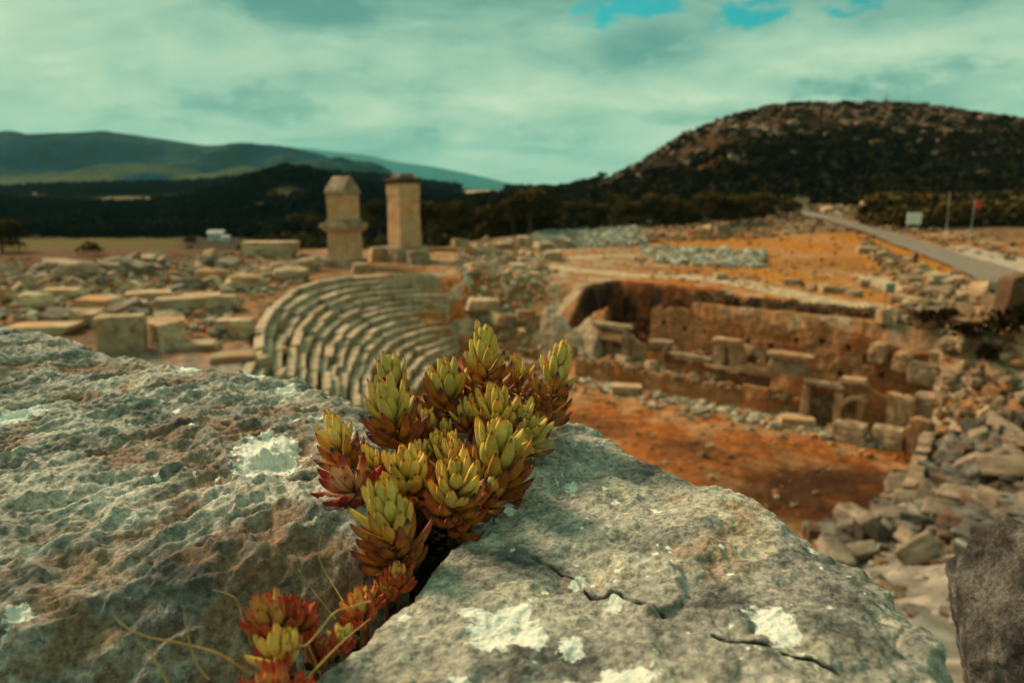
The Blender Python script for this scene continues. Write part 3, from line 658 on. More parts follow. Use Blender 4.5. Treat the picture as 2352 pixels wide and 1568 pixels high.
pts = np.vstack(pp); rubble('rubble_field', pts, 0.25 + 0.55 * rg3.random(len(pts)) ** 2, rcols(len(pts), rg3, (0.60, 0.58, 0.46), (0.30, 0.30, 0.25), (0.4, 0.27, 0.15)), 'grey beds of sorted small stones laid out across the agora', 2)
pp = [quadpts(2600, ((1380, 512), (2080, 520), (2100, 560), (1480, 562)), rg3), quadpts(900, ((1760, 500), (2330, 570), (2352, 640), (1960, 560)), rg3), quadpts(500, ((1960, 560), (2352, 690), (2352, 760), (2080, 680)), rg3), quadpts(500, ((2050, 690), (2352, 730), (2352, 840), (2060, 760)), rg3)]
pts = np.vstack(pp); rubble('far_rubble', pts, 0.18 + 0.6 * rg3.random(len(pts)) ** 2.0, rcols(len(pts), rg3, (0.46, 0.33, 0.20), (0.2, 0.12, 0.07), (0.40, 0.20, 0.09)), 'brown rubble banks below the road and hill', 3)
# foot of the stage wall and near slopes
n = 650; s = rg3.random(n) * 19.5 - 0.5; nn = -0.2 - np.abs(rg3.normal(size=n)) * 1.1
pts = np.array([st(a, b) for a, b in zip(s, nn)]); pts[:, 2] = H(pts[:, 0], pts[:, 1])
rubble('pale_stones', pts, 0.10 + 0.32 * rg3.random(n) ** 2.2, rcols(n, rg3, (0.62, 0.54, 0.40), (0.36, 0.29, 0.2), (0.5, 0.24, 0.1)), 'pale fallen stones strewn along the foot of the stage wall', 4)
n = 1500; t = rg3.random(n); k = rg3.integers(36, 90, n); pts = INNC[k] * (1 - t[:, None]) + RIMC[k] * t[:, None]; pts[:, :2] += rg3.normal(size=(n, 2)) * 0.4; m = np.hypot(pts[:, 0], pts[:, 1]) > 3.5; pts = pts[m]; pts[:, 2] = H(pts[:, 0], pts[:, 1])
rubble('slope_rubble', pts, 0.10 + 0.35 * rg3.random(len(pts)) ** 2, rcols(len(pts), rg3, (0.40, 0.35, 0.28), (0.17, 0.14, 0.11), (0.28, 0.18, 0.11)), 'broken grey stones on the near collapsed slope of the theatre', 5)

rubble('hillside_rocks', HILLROCKS[0], HILLROCKS[1], rcols(len(HILLROCKS[0]), rg3, (0.36, 0.24, 0.16), (0.12, 0.07, 0.045), (0.22, 0.12, 0.06)), 'pale rock outcrops over the upper hillside', 9)
n = 650; pts = quadpts(n, ((1070, 660), (1215, 660), (1215, 880), (1075, 840)), rg3, -9.0); rubble('bank_rubble', pts, 0.15 + 0.55 * rg3.random(len(pts)) ** 2, rcols(len(pts), rg3), 'broken stones on the bank between the seats and the stage', 10)
n = 700; s_ = rg3.random(n) * 20.5; n_ = rg3.random(n) * 3.0; pts = np.array([st(a, b) for a, b in zip(s_, n_)]); pts[:, 2] = -11.35; rubble('terrace_rubble', pts, 0.12 + 0.4 * rg3.random(n) ** 2, rcols(n, rg3, (0.5, 0.36, 0.22), (0.2, 0.13, 0.08), (0.4, 0.18, 0.08)), 'stones fallen on the terrace of the stage building', 11)
kq = rg3.integers(74, 90, 1300); tq = rg3.random(1300)[:, None]; pts = INNC[kq] * (1 - tq) + RIMC[kq] * tq; pts[:, :2] += rg3.normal(size=(1300, 2)) * 0.5; pts[:, 2] = H(pts[:, 0], pts[:, 1]) + 0.1; rubble('bank_stones', pts, 0.3 + 0.55 * rg3.random(1300) ** 1.5, rcols(1300, rg3, (0.28, 0.245, 0.20), (0.07, 0.058, 0.048), (0.16, 0.10, 0.065)), 'packed grey stones of the collapsed right bank', 12)
n1_ = 700; pa = quadpts(n1_, ((1300, 560), (1980, 600), (2060, 700), (1500, 640)), rg3); n2_ = 420; sP = rg3.random(n2_) * 18; nP = -1 - rg3.random(n2_) * 15; pb = np.array([st(a, b) for a, b in zip(sP, nP)]); kp_ = polyinfo(pb[:, 0], pb[:, 1], OPOLY)[1]; pb = pb[kp_]; pb[:, 2] = H(pb[:, 0], pb[:, 1]); pts = np.vstack([pa, pb])
rubble('pebbles', pts, 0.06 + 0.22 * rg3.random(len(pts)) ** 3, rcols(len(pts), rg3, (0.5, 0.38, 0.24), (0.2, 0.12, 0.07), (0.42, 0.18, 0.07)), 'loose pebbles and clods over the orange field and the orchestra floor', 13)
# individual blocks by area
zone(42, ((560, 640), (0, 650), (-60, 730), (500, 800)), (0.55, 1.25), 'pale tumbled block in the ruins left of the theatre seats', 'tumbled blocks left of the theatre', BL + BG, seed=2, flat=(0.35, 0.7), tilt=0.25)
zone(26, ((520, 590), (60, 600), (30, 650), (560, 640)), (0.9, 1.7), 'grey block in the rubble behind, below the yellow field', 'tumbled blocks on the far left plateau', BL + BG, seed=3, flat=(0.4, 0.8), tilt=0.25)
zone(12, ((600, 605), (740, 605), (690, 640), (560, 660)), (0.9, 1.6), 'pale boulder between the rubble and the rear rim of the seats', 'boulders behind the upper rim', BO, seed=4)
zone(30, ((1080, 600), (1250, 610), (1240, 690), (1080, 680)), (0.6, 1.2), 'weathered block in the heap right of the seats', 'blocks heaped right of the seats', BL + BO, seed=5)
zone(16, ((1060, 555), (1300, 555), (1320, 600), (1050, 585)), (0.9, 1.8), 'pale block on the low wall line behind the theatre, right of the tombs', 'blocks on the low walls behind the theatre', BL, seed=6)
zone(20, ((1300, 520), (2050, 515), (2100, 555), (1500, 560)), (1.2, 2.4), 'brown weathered block on the far ruin terrace', 'blocks on the far ruin terrace', BL + BO, seed=7)
zone(22, ((1960, 575), (2300, 650), (2352, 720), (2080, 670)), (0.7, 1.4), 'stone block among walls below the road', 'blocks in the low walls below the road', BL, seed=8)
rg4 = np.random.default_rng(44); random.seed(44)
def gz1(x, y): return float(H(np.array([x]), np.array([y]))[0])
# jumble of big blocks on the collapsed right wing of the cavea
for i in range(66):
    k = rg4.integers(76, 90) if i < 54 else rg4.integers(66, 77); t = rg4.random()
    if i >= 54: t = 0.02 + 0.25 * t
    p = INNC[k] * (1 - t) + RIMC[k] * t + np.append(rg4.normal(size=2) * 0.7, 0); s = rg4.uniform(0.65, 1.3)
    block((p[0], p[1], gz1(p[0], p[1]) + rg4.random() * 0.35), (s * rg4.uniform(1.0, 1.9), s * rg4.uniform(0.7, 1.0), s * rg4.uniform(0.45, 0.75)), rg4.random() * 6.28, 'tumbled grey block on the collapsed right wing of the theatre', 'tumbled blocks of the right wing', BG, tilt=(rg4.normal() * 0.35, rg4.normal() * 0.35))
# measured single blocks: px x, base y, width px, height px, rotation, lib, label
SING = [(272, 812, 100, 84, 0.35, BL, 'large upright block with pale top, just behind the left rock'),
        (372, 800, 96, 60, -0.75, BL, 'fallen slab leaning beside the large upright block'),
        (440, 808, 100, 16, 0.25, BL, 'flat paving slab before the squared block, beside the orange strip of soil'),
        (85, 770, 130, 18, 0.1, BL, 'flat pale slab lowest at the left, just above the edge of the left rock'),
        (330, 700, 110, 26, 0.45, BL, 'slanted pale block between the leaning slab and the rubble'),
        (455, 700, 84, 22, 0.3, BL, 'pale slab left of the block with orange soil before it'),
        (215, 715, 100, 28, -0.15, BL, 'dark-sided slab behind the large upright block'),
        (130, 690, 90, 24, 0.3, BL, 'pale tilted slab below the big rounded boulder'),
        (622, 812, 66, 14, 0.9, BL, 'pale worn slab lying across the left end of the seats'),
        (525, 835, 100, 16, 0.4, BL, 'flat pale slab below the squared block'),
        (160, 750, 120, 30, 0.2, BL, 'wide flat slab left of the large upright block'),
        (535, 776, 74, 40, 0.08, BL, 'squared block with bright top at the left end of the seats'),
        (410, 715, 100, 30, 0.5, BL, 'long slanting block behind the leaning slab'),
        (508, 715, 70, 34, 0.1, BL, 'block behind the squared block, with orange soil before it'),
        (75, 712, 62, 34, 0.2, BO, 'rounded pale boulder near the left frame edge'),
        (165, 640, 78, 34, 0.1, BO, 'big pale rounded boulder in the left ruins'),
        (615, 592, 110, 34, 0.1, BL, 'long dark grey block on the far rim before the trees'),
        (480, 655, 70, 32, -0.2, BO, 'light grey boulder in the middle of the left rubble'),
        (560, 668, 80, 30, 0.5, BO, 'light slanted boulder near the upper rim of the seats'),
        (665, 648, 70, 28, 0.1, BO, 'grey boulder on the upper rim of the seats'),
        (575, 840, 80, 20, -0.5, BL, 'low worn slab at the left end of the lowest visible step'),
        (1112, 735, 78, 22, 0.15, BL, 'pale beam-like block lying right of the seats'),
        (1205, 748, 40, 22, 0.1, BL, 'small pale block on the stepped wall beside the brown pit'),
        (1972, 1225, 88, 50, 0.5, BG, 'rounded grey boulder at the near edge of the orchestra'),
        (2075, 1222, 120, 48, -0.2, BG, 'larger grey boulder right of the rounded one, near orchestra edge'),
        (2230, 1225, 70, 30, -0.2, BG, 'grey slab on the near slope above the third rock'),
        (1835, 985, 78, 24, -0.15, BL, 'pale lying beam at the right foot of the stage wall'),
        (1440, 908, 66, 20, -0.12, BL, 'bright lying beam at the left foot of the stage wall'),
        (2024, 812, 30, 30, 0.3, BL, 'small bright white block standing on the wall corner'),
        (1985, 660, 26, 16, 0.2, BL, 'small white stone at the right edge of the orange field')]
for a, b, wpx, hpx, rot, lib, lab in SING:
    p = hit(a, b); s = p[1] / F; random.seed(int(a)); p = p + np.array([0, wpx * s * 0.25, 0]); zz_ = gz1(p[0], p[1])
    block((p[0], p[1], max(zz_, p[2] - 0.1)), (wpx * s, wpx * s * 0.62, hpx * s * 1.15), rot, lab, None, lib, sink=0.1)
for a, b in ((1655, 640), (1820, 655), (1890, 668), (1905, 672), (1935, 676), (1960, 682), (1870, 664)):
    p = hit(a, b); block(p, (1.0, 0.7, 0.5), a * 0.3, 'small white stone on the edge of the orange field', 'white stones edging the orange field', BL)

# ------------------------------------------------------------------ theatre seats
seats = empty('theatre_seating', tuple(at_z(700, 760, ZP)))
tag(seats, 'curved tiers of worn limestone seats of the ancient theatre', 'theatre seating')
NR = 15; KK = 46      # the tiers follow the first part of rim and inner curve
so = np.array(seats.location)
AR = catmull(RIMC[:KK], 160); AI = catmull(INNC[:KK], 160)
rg5 = np.random.default_rng(55)
def boxes_mesh(name, cells, mat, parent, jitter=0.0, smooth=False, org=(0, 0, 0)):
    V = np.array(cells).reshape(-1, 8, 3) - np.array(org); n = len(V)
    f = np.array([[0, 1, 2, 3], [7, 6, 5, 4], [0, 4, 5, 1], [1, 5, 6, 2], [2, 6, 7, 3], [3, 7, 4, 0]])
    Fc = (f[None] + (np.arange(n) * 8)[:, None, None]).reshape(-1, 4)
    o = mesh(name, V.reshape(-1, 3), Fc, mat, parent, smooth)
    bv = o.modifiers.new('bevel', 'BEVEL'); bv.width = jitter; bv.segments = 2; bv.limit_method = 'NONE'
    return o
for r in range(NR):
    t0 = r / NR; t1 = (r + 1) / NR             # 0 = rim
    outer = AR + (AI - AR) * (t0 + 0.018); inner = AR + (AI - AR) * (t1 + 0.015)
    ztop = lerp(ZP + 0.12, ZO + 0.5, (r) / (NR - 1)); hgt = 0.4
    # wavy settling of the far wedge
    arc = np.linspace(0, 1, 160); wave = 0.16 * np.sin(arc * 34 + r * 0.35) * sm(0.42, 0.2, arc)
    cells = []; i = int(rg5.integers(0, 3))
    while i < 157:
        ln = int(rg5.integers(6, 15)); j = min(i + ln, 159)
        gone = 0.22 if (rg5.random() < 0.07 and r not in (0, NR - 1)) else 0.0
        dz = rg5.normal() * 0.04 - gone - (0.12 if 0.40 < arc[i] < 0.44 else 0); push = rg5.normal() * 0.085 + wave[i] * 0.8
        zt = ztop + dz + wave[i] * 0.25
        dirr = (AI[i] - AR[i]); dirr = dirr / np.linalg.norm(dirr[:2]) * np.array([1, 1, 0])
        a = outer[i] + dirr * push; b = outer[j] + dirr * push; c = inner[j] + dirr * push; d = inner[i] + dirr * push
        e = (b - a) * 0.012
        top = [a + e, d + e, c - e, b - e]; tl = rg5.normal() * 0.02
        cell = [[p[0], p[1], zt + (tl if k in (0, 3) else -tl) + 0.04 * math.sin(k)] for k, p in enumerate(top)] + [[p[0] - (dirr[0] * 0.12 if k in (1, 2) else 0), p[1] - (dirr[1] * 0.12 if k in (1, 2) else 0), zt - hgt - 0.3] for k, p in enumerate(top)]
        # top quad order a,d,c,b (counterclockwise or not, bevel copes)
        cells.append(cell); i = j
    boxes_mesh('seat_tier', cells, M['seat'], seats, 0.05, org=so)

# ------------------------------------------------------------------ stage building
def relief(name, p0, p1, z0, ztop, depthf, mat, parent=None, thick=0.5, step=0.09, org=(0, 0, 0)):
    """masonry wall as a relief: ztop(s) gives the broken top edge, depthf(s,z) the relief of its face"""
    p0 = np.array(p0[:2], float); p1 = np.array(p1[:2], float); Ln = np.linalg.norm(p1 - p0); u = (p1 - p0) / Ln; nrm = np.array([u[1], -u[0]])
    if nrm @ (-(p0 + p1)) < 0: nrm = -nrm      # faces the viewer side
    ns = int(Ln / step) + 2; s = np.linspace(0, Ln, ns); zt = ztop(s); nz = int((zt.max() - z0) / step) + 2
    v = np.linspace(0, 1, nz); Sg, Vg = np.meshgrid(s, v, indexing='ij'); Z = z0 + (zt[:, None] - z0) * Vg
    D = depthf(Sg, Z)
    X = p0[0] + u[0] * Sg + nrm[0] * D; Y = p0[1] + u[1] * Sg + nrm[1] * D
    front = np.stack([X, Y, Z], -1)
    topb = np.stack([p0[0] + u[0] * s - nrm[0] * thick, p0[1] + u[1] * s - nrm[1] * thick, zt - 0.05], -1)[:, None]
    botb = topb.copy(); botb[..., 2] = z0
    G = np.concatenate([front, topb, botb], 1); m = G.shape[1]
    f = grid_faces(ns, m)
    caps = []
    for i in (0, ns - 1): caps.append([i * m + j for j in range(m)])
    V = G.reshape(-1, 3) - np.array(org)
    Fc = f.tolist() + caps
    me = bpy.data.meshes.new(name); me.from_pydata(V.tolist(), [], Fc); me.update()
    me.materials.append(mat); me.polygons.foreach_set('use_smooth', np.zeros(len(me.polygons), bool))
    o = bpy.data.objects.new(name, me); C.objects.link(o); o.parent = parent; return o
def masonry(seed, holes=(), cs=0.42, ch=0.3, amp=0.05):
    def f(s, z):
        row = np.floor(z / ch); sx = s / cs + row * 0.5 + 0.3 * vn(np.stack([row * 3.3, row * 0, row * 0 + seed], -1)); cell = np.floor(sx)
        d = amp * vn(np.stack([cell * 7.7, row * 5.1, cell * 0 + seed + 0.5], -1), seed)
        fx = np.minimum(sx - cell, 1 - (sx - cell)) * cs; fz = np.minimum(z / ch - row, 1 - (z / ch - row)) * ch
        d = d - 0.03 * (1 - sm(0.0, 0.05, np.minimum(fx, fz)))
        d = d + 0.22 * fbm(np.stack([s * 0.8, z * 0.5, s * 0 + seed], -1), 3, seed)
        for (hs, hz, hw, hh) in holes:
            d = np.where((np.abs(s - hs) < hw / 2) & (np.abs(z - hz) < hh / 2), -0.45, d)
        return d
    return f
M['bfixw'] = stone_mat('rough_warm_limestone', (0.56, 0.40, 0.26), (0.30, 0.21, 0.14), (0.50, 0.24, 0.10), 1.2, 0.5, objvar=False)
M['gfixw'] = stone_mat('rough_grey_limestone', (0.46, 0.37, 0.27), (0.20, 0.16, 0.12), (0.38, 0.20, 0.10), 1.2, 0.25, objvar=False)
stage = empty('stage_building', tuple(st(10, 0, ZO)))
tag(stage, 'ruined ochre stage building with broken niches and doorways facing the orchestra', 'ruined building')
SO = np.array(stage.location)
def topf(pts, seed, amp=0.18):
    P_ = np.array(pts, float)
    return lambda s: np.interp(s, P_[:, 0], P_[:, 1]) + amp * fbm(np.stack([s * 0.9, s * 0, s * 0 + seed], -1), 4, seed) + 0.10 * np.sign(np.sin(s * 3.1 + np.sin(s * 1.7) * 2))
rgH = np.random.default_rng(66)
holes = [(s, -8.6 + rgH.normal() * 0.25, 0.26, 0.28) for s in np.arange(1.0, 17, 1.45)] + [(s + 0.4, -9.8 + rgH.normal() * 0.2, 0.24, 0.26) for s in np.arange(1.4, 17, 2.1)] + [(7.0, -9.2, 0.5, 1.0), (13.6, -9.0, 0.5, 0.45)]
relief('back_wall', st(3.4, 3.1), st(20.5, 2.6), -11.5, topf([(0, -7.9), (1.2, -7.2), (4, -7.9), (6, -7.3), (9, -7.9), (11, -7.3), (14, -7.9), (17, -8.6)], 3, 0.4), masonry(3, holes), M['wall'], stage, 0.6, 0.08, SO)
relief('front_wall', st(-0.6, 0.0), st(12.6, 0.0), ZO - 0.2, topf([(0, -11.3), (4, -11.15), (13, -11.05)], 5, 0.14), masonry(5, cs=0.9, ch=0.42, amp=0.03), M['wall'], stage, 0.5, 0.08, SO)
relief('tier_wall', st(0.4, 2.3), st(13.6, 2.2), -11.5, topf([(0, -9.3), (1.5, -9.2), (3, -10.2), (4.4, -9.5), (5.8, -10.1), (8.4, -10.2), (9.2, -9.0), (10.4, -9.1), (11.2, -10.0), (13.2, -9.3)], 17, 0.35), masonry(17, [(1.0, -10.2, 0.9, 0.6), (6.8, -10.5, 0.8, 0.5), (10.4, -9.9, 0.5, 0.5)], cs=0.7, ch=0.38, amp=0.10), M['bfixw'], stage, 0.5, 0.08, SO)
mh = [(2.0, -10.55, 1.35, 0.62), (5.8, -10.5, 1.5, 0.7), (9.4, -10.6, 0.5, 0.5)]
relief('niche_wall', st(4.0, 1.6), st(14.0, 1.5), -11.5, topf([(0, -10.4), (2, -9.9), (3.2, -10.5), (6, -9.7), (7.5, -10.3), (10, -9.9)], 7, 0.35), masonry(7, mh, amp=0.05), M['wall'], stage, 0.7, 0.08, SO)
relief('door_wall', st(12.6, 0.3), st(19.4, 0.1), ZO - 0.2, topf([(0, -9.9), (2.4, -9.7), (4.6, -9.75), (6.8, -10.6)], 9, 0.1), masonry(9, [(3.05, -11.6, 1.25, 2.1)], amp=0.05), M['wall'], stage, 0.7, 0.07, SO)
relief('stair_wall', st(-4.8, 1.6), st(-0.4, 0.6), ZO - 0.2, topf([(0, -8.2), (1.3, -8.6), (2.6, -9.7), (4.4, -10.9)], 12, 0.1), masonry(12, [(3.6, -11.4, 0.7, 1.6)], amp=0.06), M['seat'], stage, 0.9, 0.08, SO)
relief('podium_wall', at_z(2100, 1165, ZO), at_z(2055, 1040, ZO) + np.array([2.2, 0.3, 0]), ZO - 0.2, topf([(0, -11.9), (1.5, -11.2), (4, -10.9), (9, -10.9)], 14, 0.45), masonry(14, [(2.6, -11.2, 0.35, 0.5), (3.6, -11.5, 0.3, 0.5)], amp=0.16), M['gfixw'], stage, 0.5, 0.09, SO)
# dressed blocks of the stage: piers, lintels, cornices, arch
def sblock(name, s, n, z0, sx, sy, sz, mat='block', rot=0.0, seed=0, tilt=0.0):
    V, f = rock_geo(500 + seed, 0.82, 0.22, 12); V = V * np.array([sx, sy, sz]); V[:, 2] += V[:, 0] * tilt
    a = math.atan2(SU[1], SU[0]) + rot; ca, sa = math.cos(a), math.sin(a)
    V = np.stack([V[:, 0] * ca - V[:, 1] * sa, V[:, 0] * sa + V[:, 1] * ca, V[:, 2]], 1) + st(s, n, z0 + sz / 2) - SO
    return mesh(name, V, f, M[mat], stage, False)
kk = 0
M['bfix'] = stone_mat('dressed_limestone', (0.54, 0.37, 0.23), (0.30, 0.20, 0.13), (0.44, 0.20, 0.08), 1.2, 0.35, objvar=False)
M['gfix'] = stone_mat('grey_dressed_limestone', (0.46, 0.37, 0.26), (0.22, 0.165, 0.12), (0.36, 0.19, 0.09), 1.2, 0.2, objvar=False)
for nm, s, n, z, sx, sy, sz, mt in [
    ('lintel', 0.9, 2.0, -9.15, 3.0, 0.6, 0.38, 'gfix'), ('pier', 2.2, 2.0, -10.9, 0.45, 0.55, 1.75, 'gfix'), ('sill_block', 1.0, 1.9, -9.9, 2.2, 0.5, 0.45, 'bfix'),
    ('cornice', 4.9, 1.8, -9.75, 1.5, 0.7, 0.35, 'gfix'), 
    ('lintel', 7.4, 1.0, -10.2, 2.4, 0.6, 0.32, 'gfix'), ('niche_block', 9.3, 1.0, -10.2, 0.7, 0.7, 1.1, 'gfix'), ('niche_block', 10.3, 1.1, -10.2, 0.8, 0.6, 1.25, 'bfix'), ('cornice', 9.7, 0.95, -8.85, 1.7, 0.75, 0.35, 'bfix'), ('architrave', 9.6, 0.8, -10.45, 2.2, 0.5, 0.25, 'bfix'),
    ('lintel', 11.6, 0.9, -10.35, 2.2, 0.6, 0.36, 'bfix'), ('cornice', 13.5, 0.5, -9.1, 2.3, 0.8, 0.35, 'bfix'), ('niche_block', 13.5, 0.6, -9.95, 2.0, 0.7, 0.85, 'gfix'), ('lintel', 15.6, 0.1, -10.25, 2.0, 0.7, 0.3, 'gfix'), ('pier', 14.7, 0.0, ZO, 0.4, 0.5, 2.25, 'bfix'), ('pier', 16.4, 0.0, ZO, 0.4, 0.5, 2.25, 'bfix'),
    ('pier', 17.5, 0.0, ZO, 0.35, 0.5, 2.2, 'bfix'), ('cornice', 17.0, 0.2, -9.9, 1.3, 0.7, 0.35, 'bfix'), ('side_block', 19.3, 0.3, -11.8, 1.2, 0.9, 1.7, 'bfix'), ('side_block', 20.6, 0.7, -11.2, 1.5, 1.0, 1.3, 'gfix'), ('side_block', 19.9, 1.6, -9.6, 1.3, 1.0, 1.1, 'gfix'),
    ('bench_block', 17.4, -1.5, ZO, 1.6, 0.8, 1.0, 'gfix'), ('bench_block', 19.1, -1.2, ZO, 1.5, 0.9, 1.05, 'gfix'), ('pillar_stub', 20.4, -1.3, ZO, 0.9, 0.8, 1.75, 'bfix'), ('upper_block', 17.6, 2.2, -8.9, 0.8, 0.9, 1.0, 'bfix'), ('upper_block', 18.9, 2.0, -9.2, 0.9, 1.0, 1.0, 'bfix'), ('upper_block', 20.6, 2.4, -8.7, 1.1, 1.0, 0.7, 'gfix')]:
    kk += 1; sblock(nm, s, n, z, sx, sy, sz, mt, (kk % 3 - 1) * 0.06, kk, ((kk * 7) % 5 - 2) * 0.012)
# arched niche beside the doorway
V = []; 
for i in range(19):
    a = 0.9 + (math.pi - 0.9) * i / 18
    for rr_, nn_ in ((0.62, -0.35), (0.84, -0.35), (0.84, 0.1), (0.62, 0.1)):
        V.append(st(17.3 + rr_ * math.cos(a), nn_, -11.25 + rr_ * math.sin(a)) - SO)
Fc = [[i * 4 + j, i * 4 + (j + 1) % 4, (i + 1) * 4 + (j + 1) % 4, (i + 1) * 4 + j] for i in range(18) for j in range(4)] + [[0, 1, 2, 3], [75, 74, 73, 72]]
mesh('arch', np.array(V), np.array(Fc), M['bfix'], stage, False)
for i in range(24):
    random.seed(900 + i); a_ = random.uniform(0.3, 20.5); n_ = random.uniform(0.5, 2.8); s_ = random.uniform(0.35, 0.8); q_ = st(a_, n_); block((q_[0], q_[1], -11.35 if a_ < 20 else gz1(q_[0], q_[1])), (s_ * random.uniform(1, 1.7), s_, s_ * random.uniform(0.6, 1.0)), random.random() * 6.28, 'fallen block lying on the terrace between the walls of the stage building', 'fallen blocks on the stage terrace', BL, tilt=(random.uniform(-0.2, 0.2), random.uniform(-0.2, 0.2)))
# scrub along the top of the stage wall and on the earth bank
n = 170; s = 4.5 + rg5.random(n) * 16; nn = 4.1 + rg5.random(n) * 1.6; P = np.array([st(a, b) for a, b in zip(s, nn)]); P[:, 2] = H(P[:, 0], P[:, 1]) + 0.1
q, f, ix = leafcloud(P, 0.25 + 0.35 * rg5.random(n), 60, 0.2, rg=rg5)
tag(mesh('dry_brush', q, f, M['leaf'], smooth=False, attrs={'col': fcol(((0.09, 0.045, 0.025), (0.2, 0.11, 0.06)), 0.4, ix, n, rg5)}), 'dry brown brush growing along the top of the stage wall', 'brush', kind='stuff')
n = 60; s = -3 + rg5.random(n) * 8; nn = 4.0 + rg5.random(n) * 5; P = np.array([st(a, b) for a, b in zip(s, nn)]); P[:, 2] = H(P[:, 0], P[:, 1]) + 0.1
q, f, ix = leafcloud(P, 0.3 + 0.4 * rg5.random(n), 60, 0.2, rg=rg5)
tag(mesh('pit_brush', q, f, M['leaf'], smooth=False, attrs={'col': fcol(((0.03, 0.015, 0.008), (0.15, 0.05, 0.02)), 0.4, ix, n, rg5)}), 'dark dry brush in the pit behind the stage', 'brush', kind='stuff')

gq = [quadpts(420, ((560, 590), (-100, 600), (-100, 740), (540, 800)), rg3), quadpts(160, ((1060, 560), (1290, 560), (1260, 690), (1070, 690)), rg3), quadpts(260, ((1300, 525), (2100, 530), (2250, 700), (1500, 640)), rg3), quadpts(200, ((2060, 700), (2352, 740), (2352, 860), (2070, 790)), rg3)]
P = np.vstack(gq); n = len(P); q, f, ix = leafcloud(P + np.array([0, 0, 0.05]), 0.10 + 0.28 * rg5.random(n) ** 2, 26, 0.34, rg=rg5)
tag(mesh('dry_grass', q, f, M['leaf'], smooth=False, attrs={'col': fcol(((0.30, 0.12, 0.03), (0.10, 0.055, 0.025)), 0.4, ix, n, rg5)}), 'tufts of dry russet grass and weeds between the fallen stones', 'grass', kind='stuff')
# ------------------------------------------------------------------ pillar tombs
def prism(name, w0, d0, z0, w1, d1, z1, mat, parent, seed=0, amp=0.04, seg=10, bev=0.03):
    """four-sided tapering stone body with slightly uneven faces"""
    V = []; nz = max(3, int(abs(z1 - z0) / 0.25) + 2)
    ring = [(-1 + 2 * i / seg, -1) for i in range(seg)] + [(1, -1 + 2 * i / seg) for i in range(seg)] + [(1 - 2 * i / seg, 1) for i in range(seg)] + [(-1, 1 - 2 * i / seg) for i in range(seg)]
    for k in range(nz):
        t = k / (nz - 1); 
        for a, b in ring: V.append([a * lerp(w0, w1, t) / 2, b * lerp(d0, d1, t) / 2, lerp(z0, z1, t)])
    m = len(ring); V = np.array(V); nn = fbm(V * 1.1 + seed * 9.7, 4, seed); V[:, :2] *= (1 + amp * nn[:, None])
    top = len(V); V = np.vstack([V, [[0, 0, z0], [0, 0, z1]]])
    Fc = [[k * m + i, k * m + (i + 1) % m, (k + 1) * m + (i + 1) % m, (k + 1) * m + i] for k in range(nz - 1) for i in range(m)]
    Fc += [[top, (i + 1) % m, i] for i in range(m)] + [[top + 1, (nz - 1) * m + i, (nz - 1) * m + (i + 1) % m] for i in range(m)]
    return mesh(name, V, Fc, M[mat], parent, False)
pT = at_z(795, 612, ZP); sT = pT[1] / F
t1 = empty('pillar_tomb', (pT[0], pT[1], gz1(pT[0], pT[1])), rad(-33))
t1.scale = (0.88, 0.88, 1.0)
tag(t1, 'left pillar tomb carrying a gabled stone sarcophagus above a broad cornice', 'tomb')
prism('base', 3.6, 3.3, -0.5, 3.3, 3.0, 0.8, 'tomb_grey', t1, 1, 0.1)
prism('pillar', 2.85, 2.5, 0.3, 2.72, 2.4, 3.35, 'tomb', t1, 2)
prism('cornice', 3.0, 2.7, 3.35, 3.9, 3.5, 3.75, 'tomb', t1, 3, 0.05)
prism('cornice_slab', 4.0, 3.6, 3.75, 3.8, 3.4, 4.15, 'tomb_grey', t1, 4, 0.06)
prism('plinth', 3.0, 2.6, 4.15, 2.7, 2.4, 4.6, 'tomb_grey', t1, 5, 0.08)
prism('chest', 2.55, 2.2, 4.6, 2.6, 2.25, 6.95, 'tomb', t1, 6)
# pointed-arch lid: ogive section extruded along local x
V = []; prof = [(-1.34, 0.0), (-1.30, 0.2), (-1.02, 0.62), (-0.62, 1.08), (-0.2, 1.48), (0, 1.62), (0.2, 1.48), (0.62, 1.08), (1.02, 0.62), (1.30, 0.2), (1.34, 0.0)]
for k, xx in enumerate(np.linspace(-1.4, 1.4, 8)):
    for a, b in prof: V.append([xx * (1 - 0.04 * b), a, 6.9 + b])
m = len(prof); V = np.array(V); V += 0.035 * np.stack([fbm(V * 1.4 + i * 7, 3, i) for i in range(3)], 1)
Fc = [[k * m + i, k * m + i + 1, (k + 1) * m + i + 1, (k + 1) * m + i] for k in range(7) for i in range(m - 1)] + [list(range(m)), [7 * m + i for i in range(m)][::-1]] + [[k * m, (k + 1) * m, (k + 1) * m + m - 1, k * m + m - 1] for k in range(7)]
mesh('lid', V, Fc, M['tomb_grey'], t1, False)
pH = at_z(931, 598, ZP)
t2 = empty('pillar_tomb', (pH[0], pH[1], gz1(pH[0], pH[1])), rad(40))
tag(t2, 'tall square monolithic pillar tomb with dark projecting cap slabs', 'tomb')
prism('base', 4.3, 3.6, -0.6, 3.9, 3.3, 1.5, 'tomb_grey', t2, 11, 0.12)
prism('pillar', 2.55, 2.55, 1.4, 2.42, 2.42, 6.75, 'tomb', t2, 12)
prism('relief_band', 2.50, 2.50, 6.75, 2.50, 2.50, 7.95, 'tomb', t2, 13)
prism('cap_slab', 2.7, 2.7, 7.95, 2.95, 2.95, 8.2, 'tomb_dark', t2, 14, 0.03)
prism('cap_slab', 2.95, 2.95, 8.2, 2.9, 2.9, 8.5, 'tomb_dark', t2, 15, 0.03)
prism('top_slab', 1.75, 1.75, 8.5, 1.7, 1.7, 8.95, 'tomb_grey', t2, 16, 0.05)
